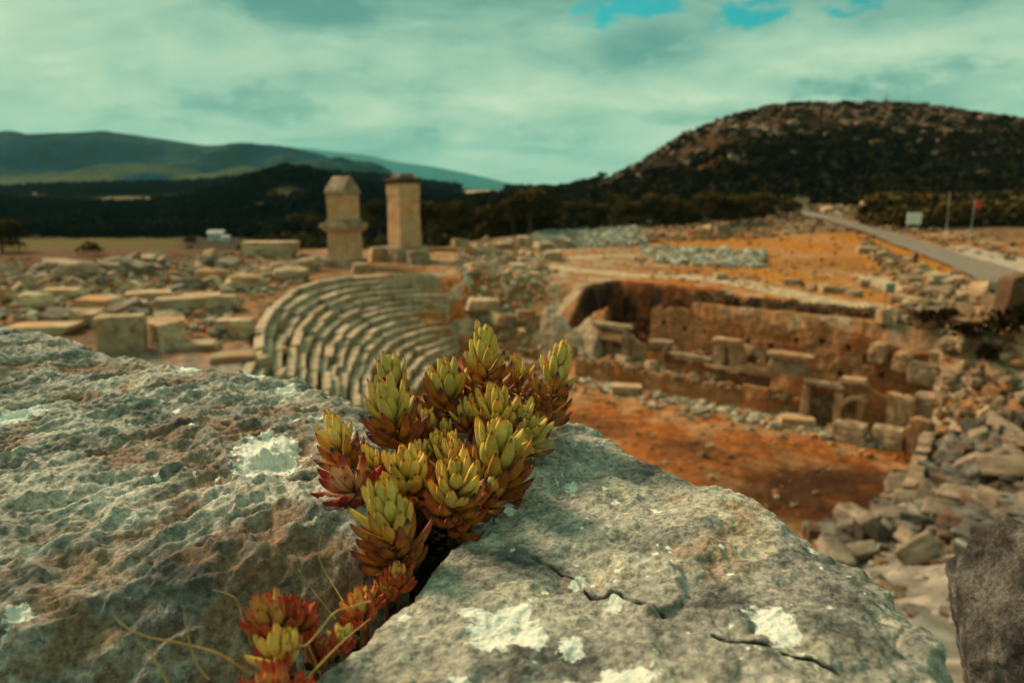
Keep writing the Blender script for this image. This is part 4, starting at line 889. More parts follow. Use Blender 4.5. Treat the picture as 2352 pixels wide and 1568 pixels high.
for a, b, wpx, hpx, lab in ((872, 598, 42, 34, 'grey block against the left foot of the tall square pillar tomb'), (960, 606, 44, 34, 'grey block against the right foot of the tall square pillar tomb'), (830, 625, 40, 22, 'pale stone right of the sarcophagus tomb base')):
    p = hit(a, b); s = p[1] / F; random.seed(a); block(p, (wpx * s, wpx * s * 0.8, hpx * s), 0.4, lab, None, BL)
p = hit(1040, 578); block(p, (7.5, 0.7, 0.6), -0.12, 'long pale beam lying right of the tall pillar tomb', None, BL)

# ------------------------------------------------------------------ road, signs, poles, people, house
def ribbon(name, pts, wd, mat, lift=0.05):
    P_ = catmull(pts, 120); V = []
    for i in range(120):
        d = P_[min(i + 1, 119)] - P_[max(i - 1, 0)]; d = d[:2] / np.linalg.norm(d[:2]); nrm = np.array([-d[1], d[0]]); wv = wd(i / 119) if callable(wd) else wd
        for k in (-1, -0.4, 0.2, 0.6, 1): q_ = P_[i][:2] + nrm * k * wv / 2; V.append([q_[0], q_[1], 0])
    V = np.array(V); V[:, 2] = H(V[:, 0], V[:, 1]) + lift
    o = mesh(name, V, grid_faces(120, 5), mat); tag(o, kind='structure'); return o
rp = [hit(1790, 480), hit(1850, 492), hit(1930, 512), hit(2020, 538), hit(2110, 570), hit(2200, 602), hit(2290, 636), hit(2420, 700)]
ribbon('road', rp, lambda t: 2.6 + 2.6 * t, M['asphalt'], 0.26)
rp2 = [hit(2150, 574), hit(2240, 590), hit(2330, 610), hit(2480, 645)]
ribbon('road_verge', rp2, 7.5, M['gravel'], 0.20)
rp3 = [hit(1700, 452) if False else np.array([57, 150, 0.0]), np.array([56, 138, 0.0]), hit(1785, 488)]
def tube(pts, rads, seg=7):
    pts = np.asarray(pts, float); V = []; n = len(pts)
    for i in range(n):
        d = pts[min(i + 1, n - 1)] - pts[max(i - 1, 0)]; d /= np.linalg.norm(d) + 1e-12; a = np.cross(d, (0.31, 0.2, 0.93)); a /= np.linalg.norm(a); b = np.cross(d, a)
        for k in range(seg): t = 6.2832 * k / seg; V.append(pts[i] + (a * math.cos(t) + b * math.sin(t)) * rads[i])
    Fc = [[i * seg + k, i * seg + (k + 1) % seg, (i + 1) * seg + (k + 1) % seg, (i + 1) * seg + k] for i in range(n - 1) for k in range(seg)]
    return np.array(V), Fc + [list(range(seg)), [(n - 1) * seg + k for k in range(seg)]]
def boxm(name, c, sx, sy, sz, mat, parent=None, rz=0.0, bev=0.01):
    V = np.array([[x * sx / 2, y * sy / 2, z * sz / 2] for x in (-1, 1) for y in (-1, 1) for z in (-1, 1)]); ca, sa = math.cos(rz), math.sin(rz)
    V = np.stack([V[:, 0] * ca - V[:, 1] * sa, V[:, 0] * sa + V[:, 1] * ca, V[:, 2]], 1) + np.array(c)
    o = mesh(name, V, [[0, 1, 3, 2], [4, 6, 7, 5], [0, 4, 5, 1], [2, 3, 7, 6], [0, 2, 6, 4], [1, 5, 7, 3]], mat, parent, False)
    if bev: b = o.modifiers.new('bevel', 'BEVEL'); b.width = bev; b.segments = 2
    return o
p = hit(2095, 545); s = p[1] / F
sg = empty('sign_board', tuple(p), rad(12)); tag(sg, 'white sign board on two posts beyond the road', 'sign')
boxm('board', (0, 0, 42 * s), 38 * s, 0.08, 26 * s, M['white'], sg); 
for a in (-0.36, 0.36): boxm('post', (a * 38 * s, 0.09, 19 * s), 0.1, 0.1, 40 * s, M['metal'], sg)
p = hit(2043, 684); s = p[1] / F
sg = empty('information_panel', tuple(p), rad(-8)); tag(sg, 'small grey slanted information panel at the corner of the orange field', 'sign')
o = boxm('panel', (0, 0, 22 * s), 20 * s, 0.05, 22 * s, M['panel'], sg); o.rotation_euler = (0, 0, 0)
for a in (-0.4, 0.4): boxm('post', (a * 20 * s, 0.05, 8 * s), 0.06, 0.06, 18 * s, M['metal'], sg)
def pole(x, yb, xt, yt, r, lab, flag=False, Y=None, name='pole', grp=None):
    p = hit(x, yb) if Y is None else at_Y(x, yb, Y); q_ = at_Y(xt, yt, p[1]); e = empty(name, tuple(p)); tag(e, lab, 'pole' if not flag else 'flag pole', grp)
    V, f = tube([np.zeros(3), (q_ - p) * 0.5, q_ - p], [r, r * 0.8, r * 0.5]); mesh('shaft', V, f, M['metal'], e)
    if flag:
        V = np.array([[0.05 + 0.15 * i, 0.06 * math.sin(i * 1.4), (q_ - p)[2] - 0.1 - 0.35 * j - 0.06 * i] for i in range(6) for j in range(4)]); V[:, 0] += (q_ - p)[0]
        o = mesh('flag', V, grid_faces(6, 4), M['red'], e); md = o.modifiers.new('thick', 'SOLIDIFY'); md.thickness = 0.01
    return e
pole(2172, 545, 2182, 440, 0.05, 'bare thin pole right of the white sign board')
pole(2226, 553, 2241, 455, 0.05, 'thin pole with a small red flag near the right edge', True, name='flag_pole')
for a, yb, yt, r, lab in ((1962, 243, 188, 0.12, 'thin mast on the hilltop, leftmost of the hilltop masts'), (2034, 241, 205, 0.5, 'short thick mast on the hilltop'), (2086, 243, 192, 0.12, 'thin mast right of the thick mast on the hilltop'), (2262, 266, 230, 0.12, 'thin mast at the right end of the hill skyline')):
    Y = np.interp(a, [q[0] for q in HILLP], [q[2] for q in HILLP]); pole(a, yb + 13, a + 1, yt, r, lab, Y=Y, name='mast')
# white farm house in the valley
def house(a, b, wm, dm, hm, lab, rz, roofm):
    p = hit(a, b); e = empty('house', tuple(p), rad(rz)); tag(e, lab, 'house')
    boxm('wall', (0, 0, hm / 2), wm, dm, hm, M['white'], e, bev=0)
    V = np.array([[-wm / 2 - .3, -dm / 2 - .3, hm + .003], [wm / 2 + .3, -dm / 2 - .3, hm + .003], [wm / 2 + .3, dm / 2 + .3, hm + .003], [-wm / 2 - .3, dm / 2 + .3, hm + .003], [-wm / 2 - .3, 0, hm + dm * .28], [wm / 2 + .3, 0, hm + dm * .28]])
    mesh('roof', V, [[0, 1, 5, 4], [2, 3, 4, 5], [0, 4, 3], [1, 2, 5], [3, 2, 1, 0]], roofm, e, False)
    for wx in (-0.28, 0.22): boxm('window', (wx * wm, -dm / 2 - 0.003, hm * 0.55), wm * 0.14, 0.08, hm * 0.3, M['glass'], e, bev=0)
    boxm('door', (0.0, -dm / 2 - 0.003, hm * 0.33), wm * 0.1, 0.08, hm * 0.6, M['bark'], e, bev=0)
house(499, 553, 3.6, 3.2, 1.9, 'small white house at the foot of the dark wood', 8, M['roof'])
house(521, 555, 1.5, 1.6, 1.2, 'tiny white outbuilding right of the white house', 8, M['roof'])
# person standing by the walls below the road
def person(a, b, hm, lab, top, rz=0.0):
    p = hit(a, b); e = empty('person', tuple(p), rz); k = hm / 1.72; tag(e, lab, 'person')
    verts = [(0, 0, .95), (0, 0, 1.12), (0, 0, 1.36), (0, 0, 1.46), (0, 0, 1.58), (0, -.02, 1.68), (.09, 0, .9), (.11, .02, .5), (.11, .05, .08), (.12, -.09, .04), (-.09, 0, .9), (-.11, .0, .5), (-.12, .04, .08), (-.13, -.1, .04), (.19, 0, 1.38), (.25, .02, 1.12), (.22, -.12, .9), (.21, -.15, .82), (-.19, 0, 1.38), (-.26, .02, 1.12), (-.25, -.05, .88), (-.25, -.07, .79)]
    edges = [(0, 1), (1, 2), (2, 3), (3, 4), (4, 5), (0, 6), (6, 7), (7, 8), (8, 9), (0, 10), (10, 11), (11, 12), (12, 13), (2, 14), (14, 15), (15, 16), (16, 17), (2, 18), (18, 19), (19, 20), (20, 21)]
    r = [.15, .13, .17, .06, .095, .08, .1, .07, .045, .035, .1, .07, .045, .035, .065, .045, .035, .04, .065, .045, .035, .04]
    me = bpy.data.meshes.new('body'); me.from_pydata([tuple(c * k for c in v) for v in verts], edges, []); me.materials.append(top)
    o = bpy.data.objects.new('body', me); C.objects.link(o); o.parent = e; sk = o.modifiers.new('skin', 'SKIN')
    for i, v in enumerate(me.skin_vertices[0].data): v.radius = (r[i] * k, r[i] * k * .85)
    me.skin_vertices[0].data[0].use_root = True
    o.modifiers.new('sub', 'SUBSURF').levels = 1
    return e
person(2100, 620, 1.7, 'person in dark clothes standing among the low walls below the road', M['dark'])

# ruined wall at the right edge
e = empty('ruined_wall', tuple(hit(2345, 745))); tag(e, 'dark brown ruined wall cut by the right frame edge', 'ruined wall')
wp = np.array(e.location); relief('wall_body', wp[:2] + np.array([-0.7, 0.0]), wp[:2] + np.array([7, 1.5]), wp[2] - 0.3, topf([(0, wp[2] + 2.4), (1, wp[2] + 2.9), (8, wp[2] + 2.6)], 31, 0.3), masonry(31, amp=0.12), M['rockdk'], e, 1.0, 0.12, wp)
# bushes near the right edge
for a, b, hm in ((2330, 785, 2.0), (2290, 790, 1.4), (2150, 800, 1.2), (2215, 805, 1.5), (2110, 770, 1.0), (2260, 835, 1.3)):
    p = hit(a, b); o = bpy.data.objects.new('shrub', SHR[a % 4]); C.objects.link(o); o.location = tuple(p); o.scale = (hm, hm, hm); tag(o, 'dark shrub in the ruins at the right, above the tumbled blocks', 'shrub', 'dark shrubs at the right of the ruins')

# ------------------------------------------------------------------ foreground boulders
def boulder_mat(name, light, mid, dark, warm, rust, warm_amt, streak=1.0, white=(0.84, 0.83, 0.72), crust=0.5):
    m, nt, b = newmat(name); t = N(nt, 'ShaderNodeTexCoord')
    mp = N(nt, 'ShaderNodeMapping', inp={'Rotation': (0, 0, rad(-42)), 'Scale': (1.0 / streak, 1.0, 1.0)}); nt.links.new(t.outputs['Object'], mp.inputs[0]); v = mp.outputs[0]
    a = noise(nt, v, 26, 10, 0.68, 0.4)
    r = ramp(nt, [(0.34, dark), (0.45, mid), (0.56, tuple((light[i] * 0.7 + mid[i] * 0.3) for i in range(3))), (0.66, light)]); nt.links.new(a, r.inputs[0])
    at = N(nt, 'ShaderNodeAttribute', attribute_name='pit')
    wn = noise(nt, v, 17, 8, 0.62, 0.7)
    ws = math2(nt, 'ADD', wn, math2(nt, 'MULTIPLY', at.outputs['Fac'], 0.22))
    col = mix(nt, maprange(nt, ws, 0.60 - 0.25 * warm_amt, 0.76 - 0.25 * warm_amt, 0, 0.85), r.outputs[0], warm)
    rn = noise(nt, v, 48, 8, 0.7, 0.5); rs_ = math2(nt, 'ADD', rn, math2(nt, 'MULTIPLY', at.outputs['Fac'], 0.12))
    col = mix(nt, maprange(nt, rs_, 0.62, 0.72, 0, 0.8), col, rust)
    # pale crustose lichen
    vo = N(nt, 'ShaderNodeTexVoronoi', inp={'Scale': 42.0, 'Randomness': 1.0})
    wob = noise(nt, v, 90, 4, 0.6); ov = N(nt, 'ShaderNodeVectorMath', operation='ADD'); nt.links.new(v, ov.inputs[0]); nt.links.new(math2(nt, 'MULTIPLY', wob, 0.02), ov.inputs[1]); nt.links.new(ov.outputs[0], vo.inputs['Vector'])
    rnd = N(nt, 'ShaderNodeSeparateColor'); nt.links.new(vo.outputs['Color'], rnd.inputs[0])
    cr = math2(nt, 'MULTIPLY', maprange(nt, vo.outputs['Distance'], 0.32, 0.42, 1, 0), maprange(nt, rnd.outputs[0], 0.72 - crust * 0.2, 0.75 - crust * 0.2, 0, 1))
    col = mix(nt, math2(nt, 'MULTIPLY', cr, 0.55 if crust > 0.3 else 0.0), col, (0.52, 0.47, 0.34))
    # fine grain
    g = noise(nt, t.outputs['Object'], 330, 8, 0.75)
    col = mix(nt, 1.0, col, maprange(nt, g, 0.36, 0.64, 0.42, 1.5, False), 'MULTIPLY')
    g2 = noise(nt, t.outputs['Object'], 120, 6, 0.7)
    col = mix(nt, maprange(nt, g2, 0.56, 0.66, 0, 0.65), col, dark)
    ac = N(nt, 'ShaderNodeAttribute', attribute_name='crevice_shade'); col = mix(nt, maprange(nt, ac.outputs['Fac'], 0.35, 0.7, 0, 1), col, (0.016, 0.011, 0.008))  # near-black in the cracks: the shade of their depth is painted into the colour
    # measured white lichen patches
    al = N(nt, 'ShaderNodeAttribute', attribute_name='lichen')
    ln = noise(nt, t.outputs['Object'], 110, 8, 0.68, 0.6)
    ls = math2(nt, 'ADD', al.outputs['Fac'], math2(nt, 'MULTIPLY', math2(nt, 'SUBTRACT', ln, 0.5), 1.5))
    lfn = noise(nt, t.outputs['Object'], 260, 6, 0.7); lf = math2(nt, 'MULTIPLY', maprange(nt, math2(nt, 'ADD', ls, math2(nt, 'MULTIPLY', math2(nt, 'SUBTRACT', lfn, 0.5), 0.9)), 0.44, 0.56, 0, 1), maprange(nt, lfn, 0.30, 0.46, 0.72, 0.98))
    wc = mix(nt, 1.0, white, maprange(nt, g, 0.2, 0.8, 0.85, 1.1, False), 'MULTIPLY')
    col = mix(nt, lf, col, wc)
    nt.links.new(col, b.inputs['Base Color']); b.inputs['Roughness'].default_value = 0.92; b.inputs['Specular IOR Level'].default_value = 0.2
    p = bumpn(nt, b, noise(nt, t.outputs['Object'], 70, 10, 0.72), 0.9, 0.004)
    p = bumpn(nt, b, noise(nt, t.outputs['Object'], 420, 6, 0.7), 0.8, 0.0010, p)
    bumpn(nt, b, lf, 0.5, 0.0012, p)
    return m
M['rockL'] = boulder_mat('pitted_limestone', (0.54, 0.50, 0.41), (0.24, 0.225, 0.19), (0.06, 0.06, 0.056), (0.27, 0.16, 0.095), (0.30, 0.12, 0.05), 0.50, 1.7, crust=0.0)
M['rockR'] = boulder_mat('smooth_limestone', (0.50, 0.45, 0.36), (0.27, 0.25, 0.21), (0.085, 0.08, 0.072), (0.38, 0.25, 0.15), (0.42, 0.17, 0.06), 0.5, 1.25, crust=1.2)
M['rockD'] = boulder_mat('dark_limestone', (0.155, 0.14, 0.118), (0.055, 0.049, 0.043), (0.018, 0.017, 0.016), (0.085, 0.055, 0.036), (0.12, 0.06, 0.03), 0.25, 1.2, white=(0.4, 0.38, 0.32), crust=0.2)

def slab(name, ctr, outline, topfn, edge, thick, dispfn, mat, nth, ns, lichens=()):
    O = catmull(outline, nth, True)[:, :2]; ctr = np.array(ctr, float)
    s = 1 - (1 - np.linspace(0.0, 1, ns)) ** 1.0
    vec = O - ctr; Ln = np.linalg.norm(vec, axis=1)
    X = ctr[0] + vec[:, None, 0] * s[None]; Y = ctr[1] + vec[:, None, 1] * s[None]
    e = (1 - s)[None] * Ln[:, None]
    k = np.clip(1 - e / edge, 0, 1); Z = topfn(X, Y) - edge * (1 - np.sqrt(np.clip(1 - k ** 2.3, 0, 1)))
    zs = np.linspace(0, 1, 30)[1:]
    zl = Z[:, -1][:, None] - (thick - edge) * zs[None] ** 1.2
    Xs = np.repeat(X[:, -1:], 29, 1) + 0.02 * np.sin(zs * 3) * vec[:, :1] / Ln[:, None]; Ys = np.repeat(Y[:, -1:], 29, 1) + 0.02 * np.sin(zs * 3) * vec[:, 1:] / Ln[:, None]
    X = np.hstack([X, Xs]); Y = np.hstack([Y, Ys]); Z = np.hstack([Z, zl]); P_ = np.stack([X, Y, Z], -1)
    du = np.roll(P_, -1, 0) - np.roll(P_, 1, 0); dv = np.gradient(P_, axis=1); nr = np.cross(du, dv); nr /= np.linalg.norm(nr, axis=-1)[..., None] + 1e-12
    if nr[..., 2].mean() < 0: nr = -nr
    nr[:, :3] = (0, 0, 1)
    rv_ = dispfn(P_); d, pit = rv_[:2]; crev_shade = rv_[2] if len(rv_) > 2 else np.zeros(d.shape); fade = np.clip(s / 0.02, 0, 1); 
    P_ = P_ + nr * d[..., None]
    P_[:, 0] = P_[:, 0].mean(0)
    lic = np.zeros(d.shape)
    for (cx_, cy_, rx, ry, an, wt) in lichens:
        ca, sa = math.cos(an), math.sin(an); ux = (P_[..., 0] - cx_) * ca + (P_[..., 1] - cy_) * sa; uy = -(P_[..., 0] - cx_) * sa + (P_[..., 1] - cy_) * ca
        lic = np.maximum(lic, np.clip(1.0 - 0.55 * np.sqrt((ux / rx) ** 2 + (uy / ry) ** 2), 0, 1) * wt)
    me = mesh(name, P_.reshape(-1, 3), grid_faces(nth, P_.shape[1], True), mat, attrs={'pit': pit.reshape(-1), 'lichen': lic.reshape(-1), 'crevice_shade': crev_shade.reshape(-1)})
    return me
ZR = -0.14
def G(x, y, z=ZR): return at_z(x, y, z)[:2]
def lich(x, y, wpx, hpx, an=0.0, wt=1.0):
    a = G(x, y); b = G(x + wpx / 2, y); c = G(x, y - hpx / 2); return (a[0], a[1], abs(b[0] - a[0]), abs(c[1] - a[1]), an, wt)
def topL(X, Y):
    z = np.full(X.shape, ZR) + 0.010 * fbm(np.stack([X * 7, Y * 7, X * 0], -1), 3, 3)
    a = G(300, 1290); b = G(760, 1215); e = (b - a) / np.linalg.norm(b - a); nn = np.array([-e[1], e[0]])   # ridge line, falls away on the near side
    dd = (X - a[0]) * nn[0] + (Y - a[1]) * nn[1] + 0.012 * fbm(np.stack([X * 14, Y * 14, X * 0 + 3], -1), 3, 8)
    z = z - 0.85 * np.clip(-dd, 0, 1) * sm(0.0, 0.06, -dd) - 0.0
    far = (Y - 0.30) / 0.35; z = z + 0.006 * np.clip(far, 0, 1)
    z = z + 0.05 * sm(-0.35, -0.75, X) * 0
    return z
def dispL(P_):
    a = rad(-42); ca, sa = math.cos(a), math.sin(a); u = P_[..., 0] * ca - P_[..., 1] * sa; v = P_[..., 0] * sa + P_[..., 1] * ca
    q_ = np.stack([u * 0.62, v, P_[..., 2]], -1); wv = np.stack([fbm(q_ * 30, 2, 91), fbm(q_ * 30, 2, 92), q_[..., 0] * 0], -1) * 0.008
    r1 = fbm((q_ + wv) * 46, 4, 12, True); r2 = fbm((q_ + wv) * 95, 4, 13, True); f1 = fbm(P_ * 260, 3, 14); big = fbm(q_ * 11, 3, 15)
    d = 0.009 * big + 0.0062 * (r1 - 0.2) + 0.0034 * r2 + 0.0017 * fbm(P_ * 120, 3, 18) + 0.0016 * f1
    pk = sm(0.30, 0.62, fbm(q_ * 42 + 5, 2, 16)); d = d - 0.006 * pk
    return d, np.clip(0.35 - r1 * 0.8 + pk * 0.7, -1, 1)
rockL_out = [(-1.05, 0.80), (-0.78, 0.79), G(-140, 758), G(0, 769), G(180, 795), G(380, 840), G(540, 862), G(690, 878), G(760, 906), G(815, 945), G(862, 985), G(905, 1090), G(925, 1200), G(895, 1290), G(850, 1350), G(760, 1400), G(670, 1470), G(590, 1560), np.array([-0.115, 0.13]), np.array([-0.2, 0.06]), np.array([-0.45, 0.02]), np.array([-0.8, 0.15]), np.array([-1.1, 0.45])]
rockL = slab('boulder', (-0.36, 0.36), [np.append(np.array(p), 0) for p in rockL_out], topL, 0.022, 0.50, dispL, M['rockL'], 1500, 430,
    [lich(612, 1068, 150, 95, 0.5), lich(660, 1045, 60, 45, 0.5), lich(570, 1095, 60, 40, 0.3), lich(45, 955, 115, 48, 0.1), lich(10, 965, 70, 45, 0.1), lich(440, 860, 60, 22, 0), lich(660, 915, 60, 20, 0, 0.9), lich(40, 1385, 80, 60, 0, 0.75), lich(590, 880, 70, 14, 0, 0.85), lich(735, 985, 60, 20, 0.4, 0.8)] + [lich(float(a_), float(b_), float(c_), float(c_) * 0.5, 0.3, 0.8) for a_, b_, c_ in zip(np.random.default_rng(13).uniform(20, 800, 36), np.random.default_rng(14).uniform(860, 1200, 36), np.random.default_rng(15).uniform(5, 20, 36))])
tag(rockL, 'large pitted grey limestone boulder filling the lower left, with white lichen patches', 'boulder')

CR = [[(1225, 1264), (1250, 1274), (1290, 1296), (1335, 1318), (1345, 1345), (1362, 1356), (1425, 1360), (1450, 1376), (1490, 1392), (1525, 1406)],
      [(1640, 1462), (1668, 1480), (1715, 1492), (1765, 1502)], [(1800, 1520), (1860, 1535), (1920, 1560)], [(1095, 1130), (1060, 1195), (1100, 1205), (1130, 1180), (1140, 1145), (1155, 1120)]]
CW = [0.0007, 0.0008, 0.0007, 0.0006]; CD = [0.012, 0.010, 0.010, 0.0016]
def topR(X, Y):
    z = np.full(X.shape, ZR) + 0.007 * fbm(np.stack([X * 8, Y * 8, X * 0 + 9], -1), 3, 23)
    z = z - 0.035 * sm(0.06, 0.24, X - 0.2 * (Y - 0.2)) ** 1.3
    a = G(1640, 1462); b = G(1340, 1345); e = (b - a) / np.linalg.norm(b - a); nn = np.array([-e[1], e[0]]); dd = (X - a[0]) * nn[0] + (Y - a[1]) * nn[1]
    pass
    return z
def GS(fn, x, y):
    z = ZR
    for _ in range(12): p = at_z(x, y, z); z = 0.5 * z + 0.5 * float(fn(np.array([p[0]]), np.array([p[1]]))[0])
    return at_z(x, y, z)[:2]
def dispR(P_):
    a = rad(-35); ca, sa = math.cos(a), math.sin(a); u = P_[..., 0] * ca - P_[..., 1] * sa; v = P_[..., 0] * sa + P_[..., 1] * ca
    q_ = np.stack([u * 0.7, v, P_[..., 2]], -1)
    r1 = fbm(q_ * 38, 4, 32, True); f1 = fbm(P_ * 230, 3, 34); big = fbm(q_ * 13, 4, 35); pl = fbm(P_ * 75, 3, 36)
    d = 0.008 * big + 0.0024 * r1 + 0.0012 * f1 + 0.0022 * pl + 0.003 * sm(0.1, 0.2, fbm(q_ * 26 + 9, 3, 47))
    w_ = np.stack([fbm(P_ * 120, 2, 38), fbm(P_ * 120, 2, 39)], -1) * 0.0009
    ck_shade = np.zeros(d.shape)
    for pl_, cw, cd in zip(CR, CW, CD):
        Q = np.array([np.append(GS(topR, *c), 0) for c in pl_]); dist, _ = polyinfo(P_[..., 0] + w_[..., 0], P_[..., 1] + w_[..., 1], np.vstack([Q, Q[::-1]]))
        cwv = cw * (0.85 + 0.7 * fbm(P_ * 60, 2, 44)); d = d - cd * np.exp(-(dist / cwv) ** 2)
        ck_shade = np.maximum(ck_shade, np.exp(-(dist / (cw * 1.5)) ** 2) * (cd > 0.005))  # mask for the painted shade along the deeper cracks
    return d, np.clip(-r1 * 0.5, -1, 1), ck_shade
rockR_out = [G(1238, 1020), G(1262, 998), G(1300, 990), G(1350, 996), G(1410, 1012), G(1480, 1040), G(1560, 1074), G(1640, 1100), G(1720, 1130), G(1790, 1165), G(1860, 1215), G(1960, 1265), G(2050, 1325), G(2130, 1395), G(2185, 1470), G(2215, 1560), np.array([0.165, 0.13]), np.array([0.14, 0.05]), np.array([0.05, 0.02]), np.array([-0.04, 0.05]), np.array([-0.068, 0.12]), G(668, 1568), G(765, 1480), G(822, 1420), G(880, 1365), G(935, 1305), G(985, 1245), G(1080, 1170), G(1150, 1090)]
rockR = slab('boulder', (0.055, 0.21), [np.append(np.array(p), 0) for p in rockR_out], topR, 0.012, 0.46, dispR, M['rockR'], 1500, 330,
    [lich(1140, 1440, 150, 90, 0.2), lich(1180, 1400, 90, 70, 0.2), lich(1215, 1460, 90, 60, 0.2), lich(1310, 1480, 70, 50, 0, 0.95), lich(1090, 1400, 90, 40, 0), lich(1410, 1375, 60, 34, 0, 0.9), lich(1765, 1435, 130, 80, -0.5, 0.98), lich(1800, 1470, 80, 60, -0.5), lich(1430, 1550, 180, 50, 0), lich(1330, 1556, 90, 40, 0), lich(1060, 1556, 80, 30, 0, 0.85), lich(1165, 1158, 40, 30, 0.3), lich(1310, 1115, 70, 36, 0, 0.72), lich(1420, 1150, 50, 30, 0, 0.62), lich(1508, 1165, 30, 14, 0, 0.9), lich(1330, 1320, 50, 40, -0.6, 0.72), lich(1905, 1395, 22, 14, 0, 0.95), lich(930, 1405, 40, 24, 0, 0.9), lich(1390, 1120, 20, 12, 0, 0.8), lich(1870, 1250, 50, 26, -0.5, 0.62), lich(1200, 1380, 60, 30, 0, 0.9)] + [lich(float(a_), float(b_), float(c_), float(c_) * 0.6, 0.3, 0.8) for a_, b_, c_ in zip(np.random.default_rng(3).uniform(1150, 2050, 60), np.random.default_rng(4).uniform(1090, 1540, 60), np.random.default_rng(5).uniform(5, 20, 60))])
tag(rockR, 'grey cracked limestone boulder in the lower right with white and tan lichen patches', 'boulder')

# dark boulder in the bottom right corner
def ball_boulder(name, c, rx, ry, rz_, seed, mat, n=150):
    th = np.linspace(0, 2 * math.pi, n * 2, endpoint=False); ph = np.linspace(0.001, math.pi - 0.001, n); T, Q = np.meshgrid(th, ph, indexing='ij')
    d = np.stack([np.sin(Q) * np.cos(T), np.sin(Q) * np.sin(T), np.cos(Q)], -1)
    rgb = np.random.default_rng(seed + 40); pn = rgb.normal(size=(22, 3)); pn /= np.linalg.norm(pn, axis=1)[:, None]; ph_ = rgb.uniform(0.80, 1.05, 22)
    rr2 = np.min(np.where((d @ pn.T) > 0.05, ph_ / np.maximum(d @ pn.T, 0.05), 9), -1); e = d * np.minimum(rr2, 1.25)[..., None]; r = 1 + 0.05 * fbm(d * 1.6 + seed, 3, seed) + 0.05 * fbm(d * 5 + seed, 4, seed + 1, True) + 0.012 * fbm(d * 22, 3, seed)
    P_ = e * r[..., None] * np.array([rx, ry, rz_]) + np.array(c)
    return mesh(name, P_.reshape(-1, 3), grid_faces(n * 2, n, True), mat, attrs={'pit': np.zeros(n * n * 2), 'lichen': np.zeros(n * n * 2)})
cD = at_Y(2440, 1480, 0.42)
tag(ball_boulder('boulder', cD, 0.062, 0.085, 0.078, 5, M['rockD']), 'dark brown rounded boulder at the bottom right corner', 'boulder')

# ------------------------------------------------------------------ succulents
m, nt, b = newmat('succulent_leaf')
at = N(nt, 'ShaderNodeAttribute', attribute_name='col'); t = N(nt, 'ShaderNodeTexCoord')
n_ = noise(nt, t.outputs['Object'], 520, 5, 0.7); n2_ = noise(nt, t.outputs['Object'], 90, 4, 0.6)
c_ = mix(nt, 1.0, at.outputs['Color'], maprange(nt, n_, 0.3, 0.7, 0.86, 1.14, False), 'MULTIPLY'); c_ = mix(nt, 1.0, c_, maprange(nt, n2_, 0.35, 0.65, 0.78, 1.2, False), 'MULTIPLY'); c_ = mix(nt, maprange(nt, noise(nt, t.outputs['Object'], 800, 3, 0.6), 0.66, 0.72, 0, 0.6), c_, (0.14, 0.06, 0.025))
nt.links.new(c_, b.inputs['Base Color']); b.inputs['Roughness'].default_value = 0.6; b.inputs['Specular IOR Level'].default_value = 0.25
b.inputs['Subsurface Weight'].default_value = 0.12; b.inputs['Subsurface Radius'].default_value = (0.004, 0.002, 0.001); b.inputs['Subsurface Scale'].default_value = 0.6
bumpn(nt, b, n_, 0.15, 0.0004); M['succ'] = m
M['stem'] = plain('succulent_stem', (0.16, 0.07, 0.03), 0.8, ns=300)
M['straw'] = plain('dry_stem', (0.42, 0.24, 0.05), 0.6, ns=200, namp=0.3)
GA = rad(137.508)
PAL = {'green': dict(y=(0.58, 0.46, 0.12), y2=(0.44, 0.38, 0.11), m=(0.52, 0.26, 0.04), o=(0.46, 0.17, 0.030), tip=(0.75, 0.33, 0.05), otip=(0.30, 0.07, 0.03)),
       'pink': dict(y=(0.56, 0.34, 0.20), y2=(0.52, 0.31, 0.18), m=(0.56, 0.28, 0.14), o=(0.52, 0.20, 0.09), tip=(0.42, 0.05, 0.03), otip=(0.30, 0.02, 0.015)),
       'red': dict(y=(0.56, 0.30, 0.08), y2=(0.50, 0.22, 0.06), m=(0.50, 0.19, 0.045), o=(0.42, 0.135, 0.035), tip=(0.52, 0.10, 0.025), otip=(0.40, 0.055, 0.02)),
       'yellow': dict(y=(0.52, 0.45, 0.13), y2=(0.42, 0.38, 0.12), m=(0.46, 0.26, 0.06), o=(0.40, 0.10, 0.03), tip=(0.6, 0.3, 0.05), otip=(0.3, 0.03, 0.02))}
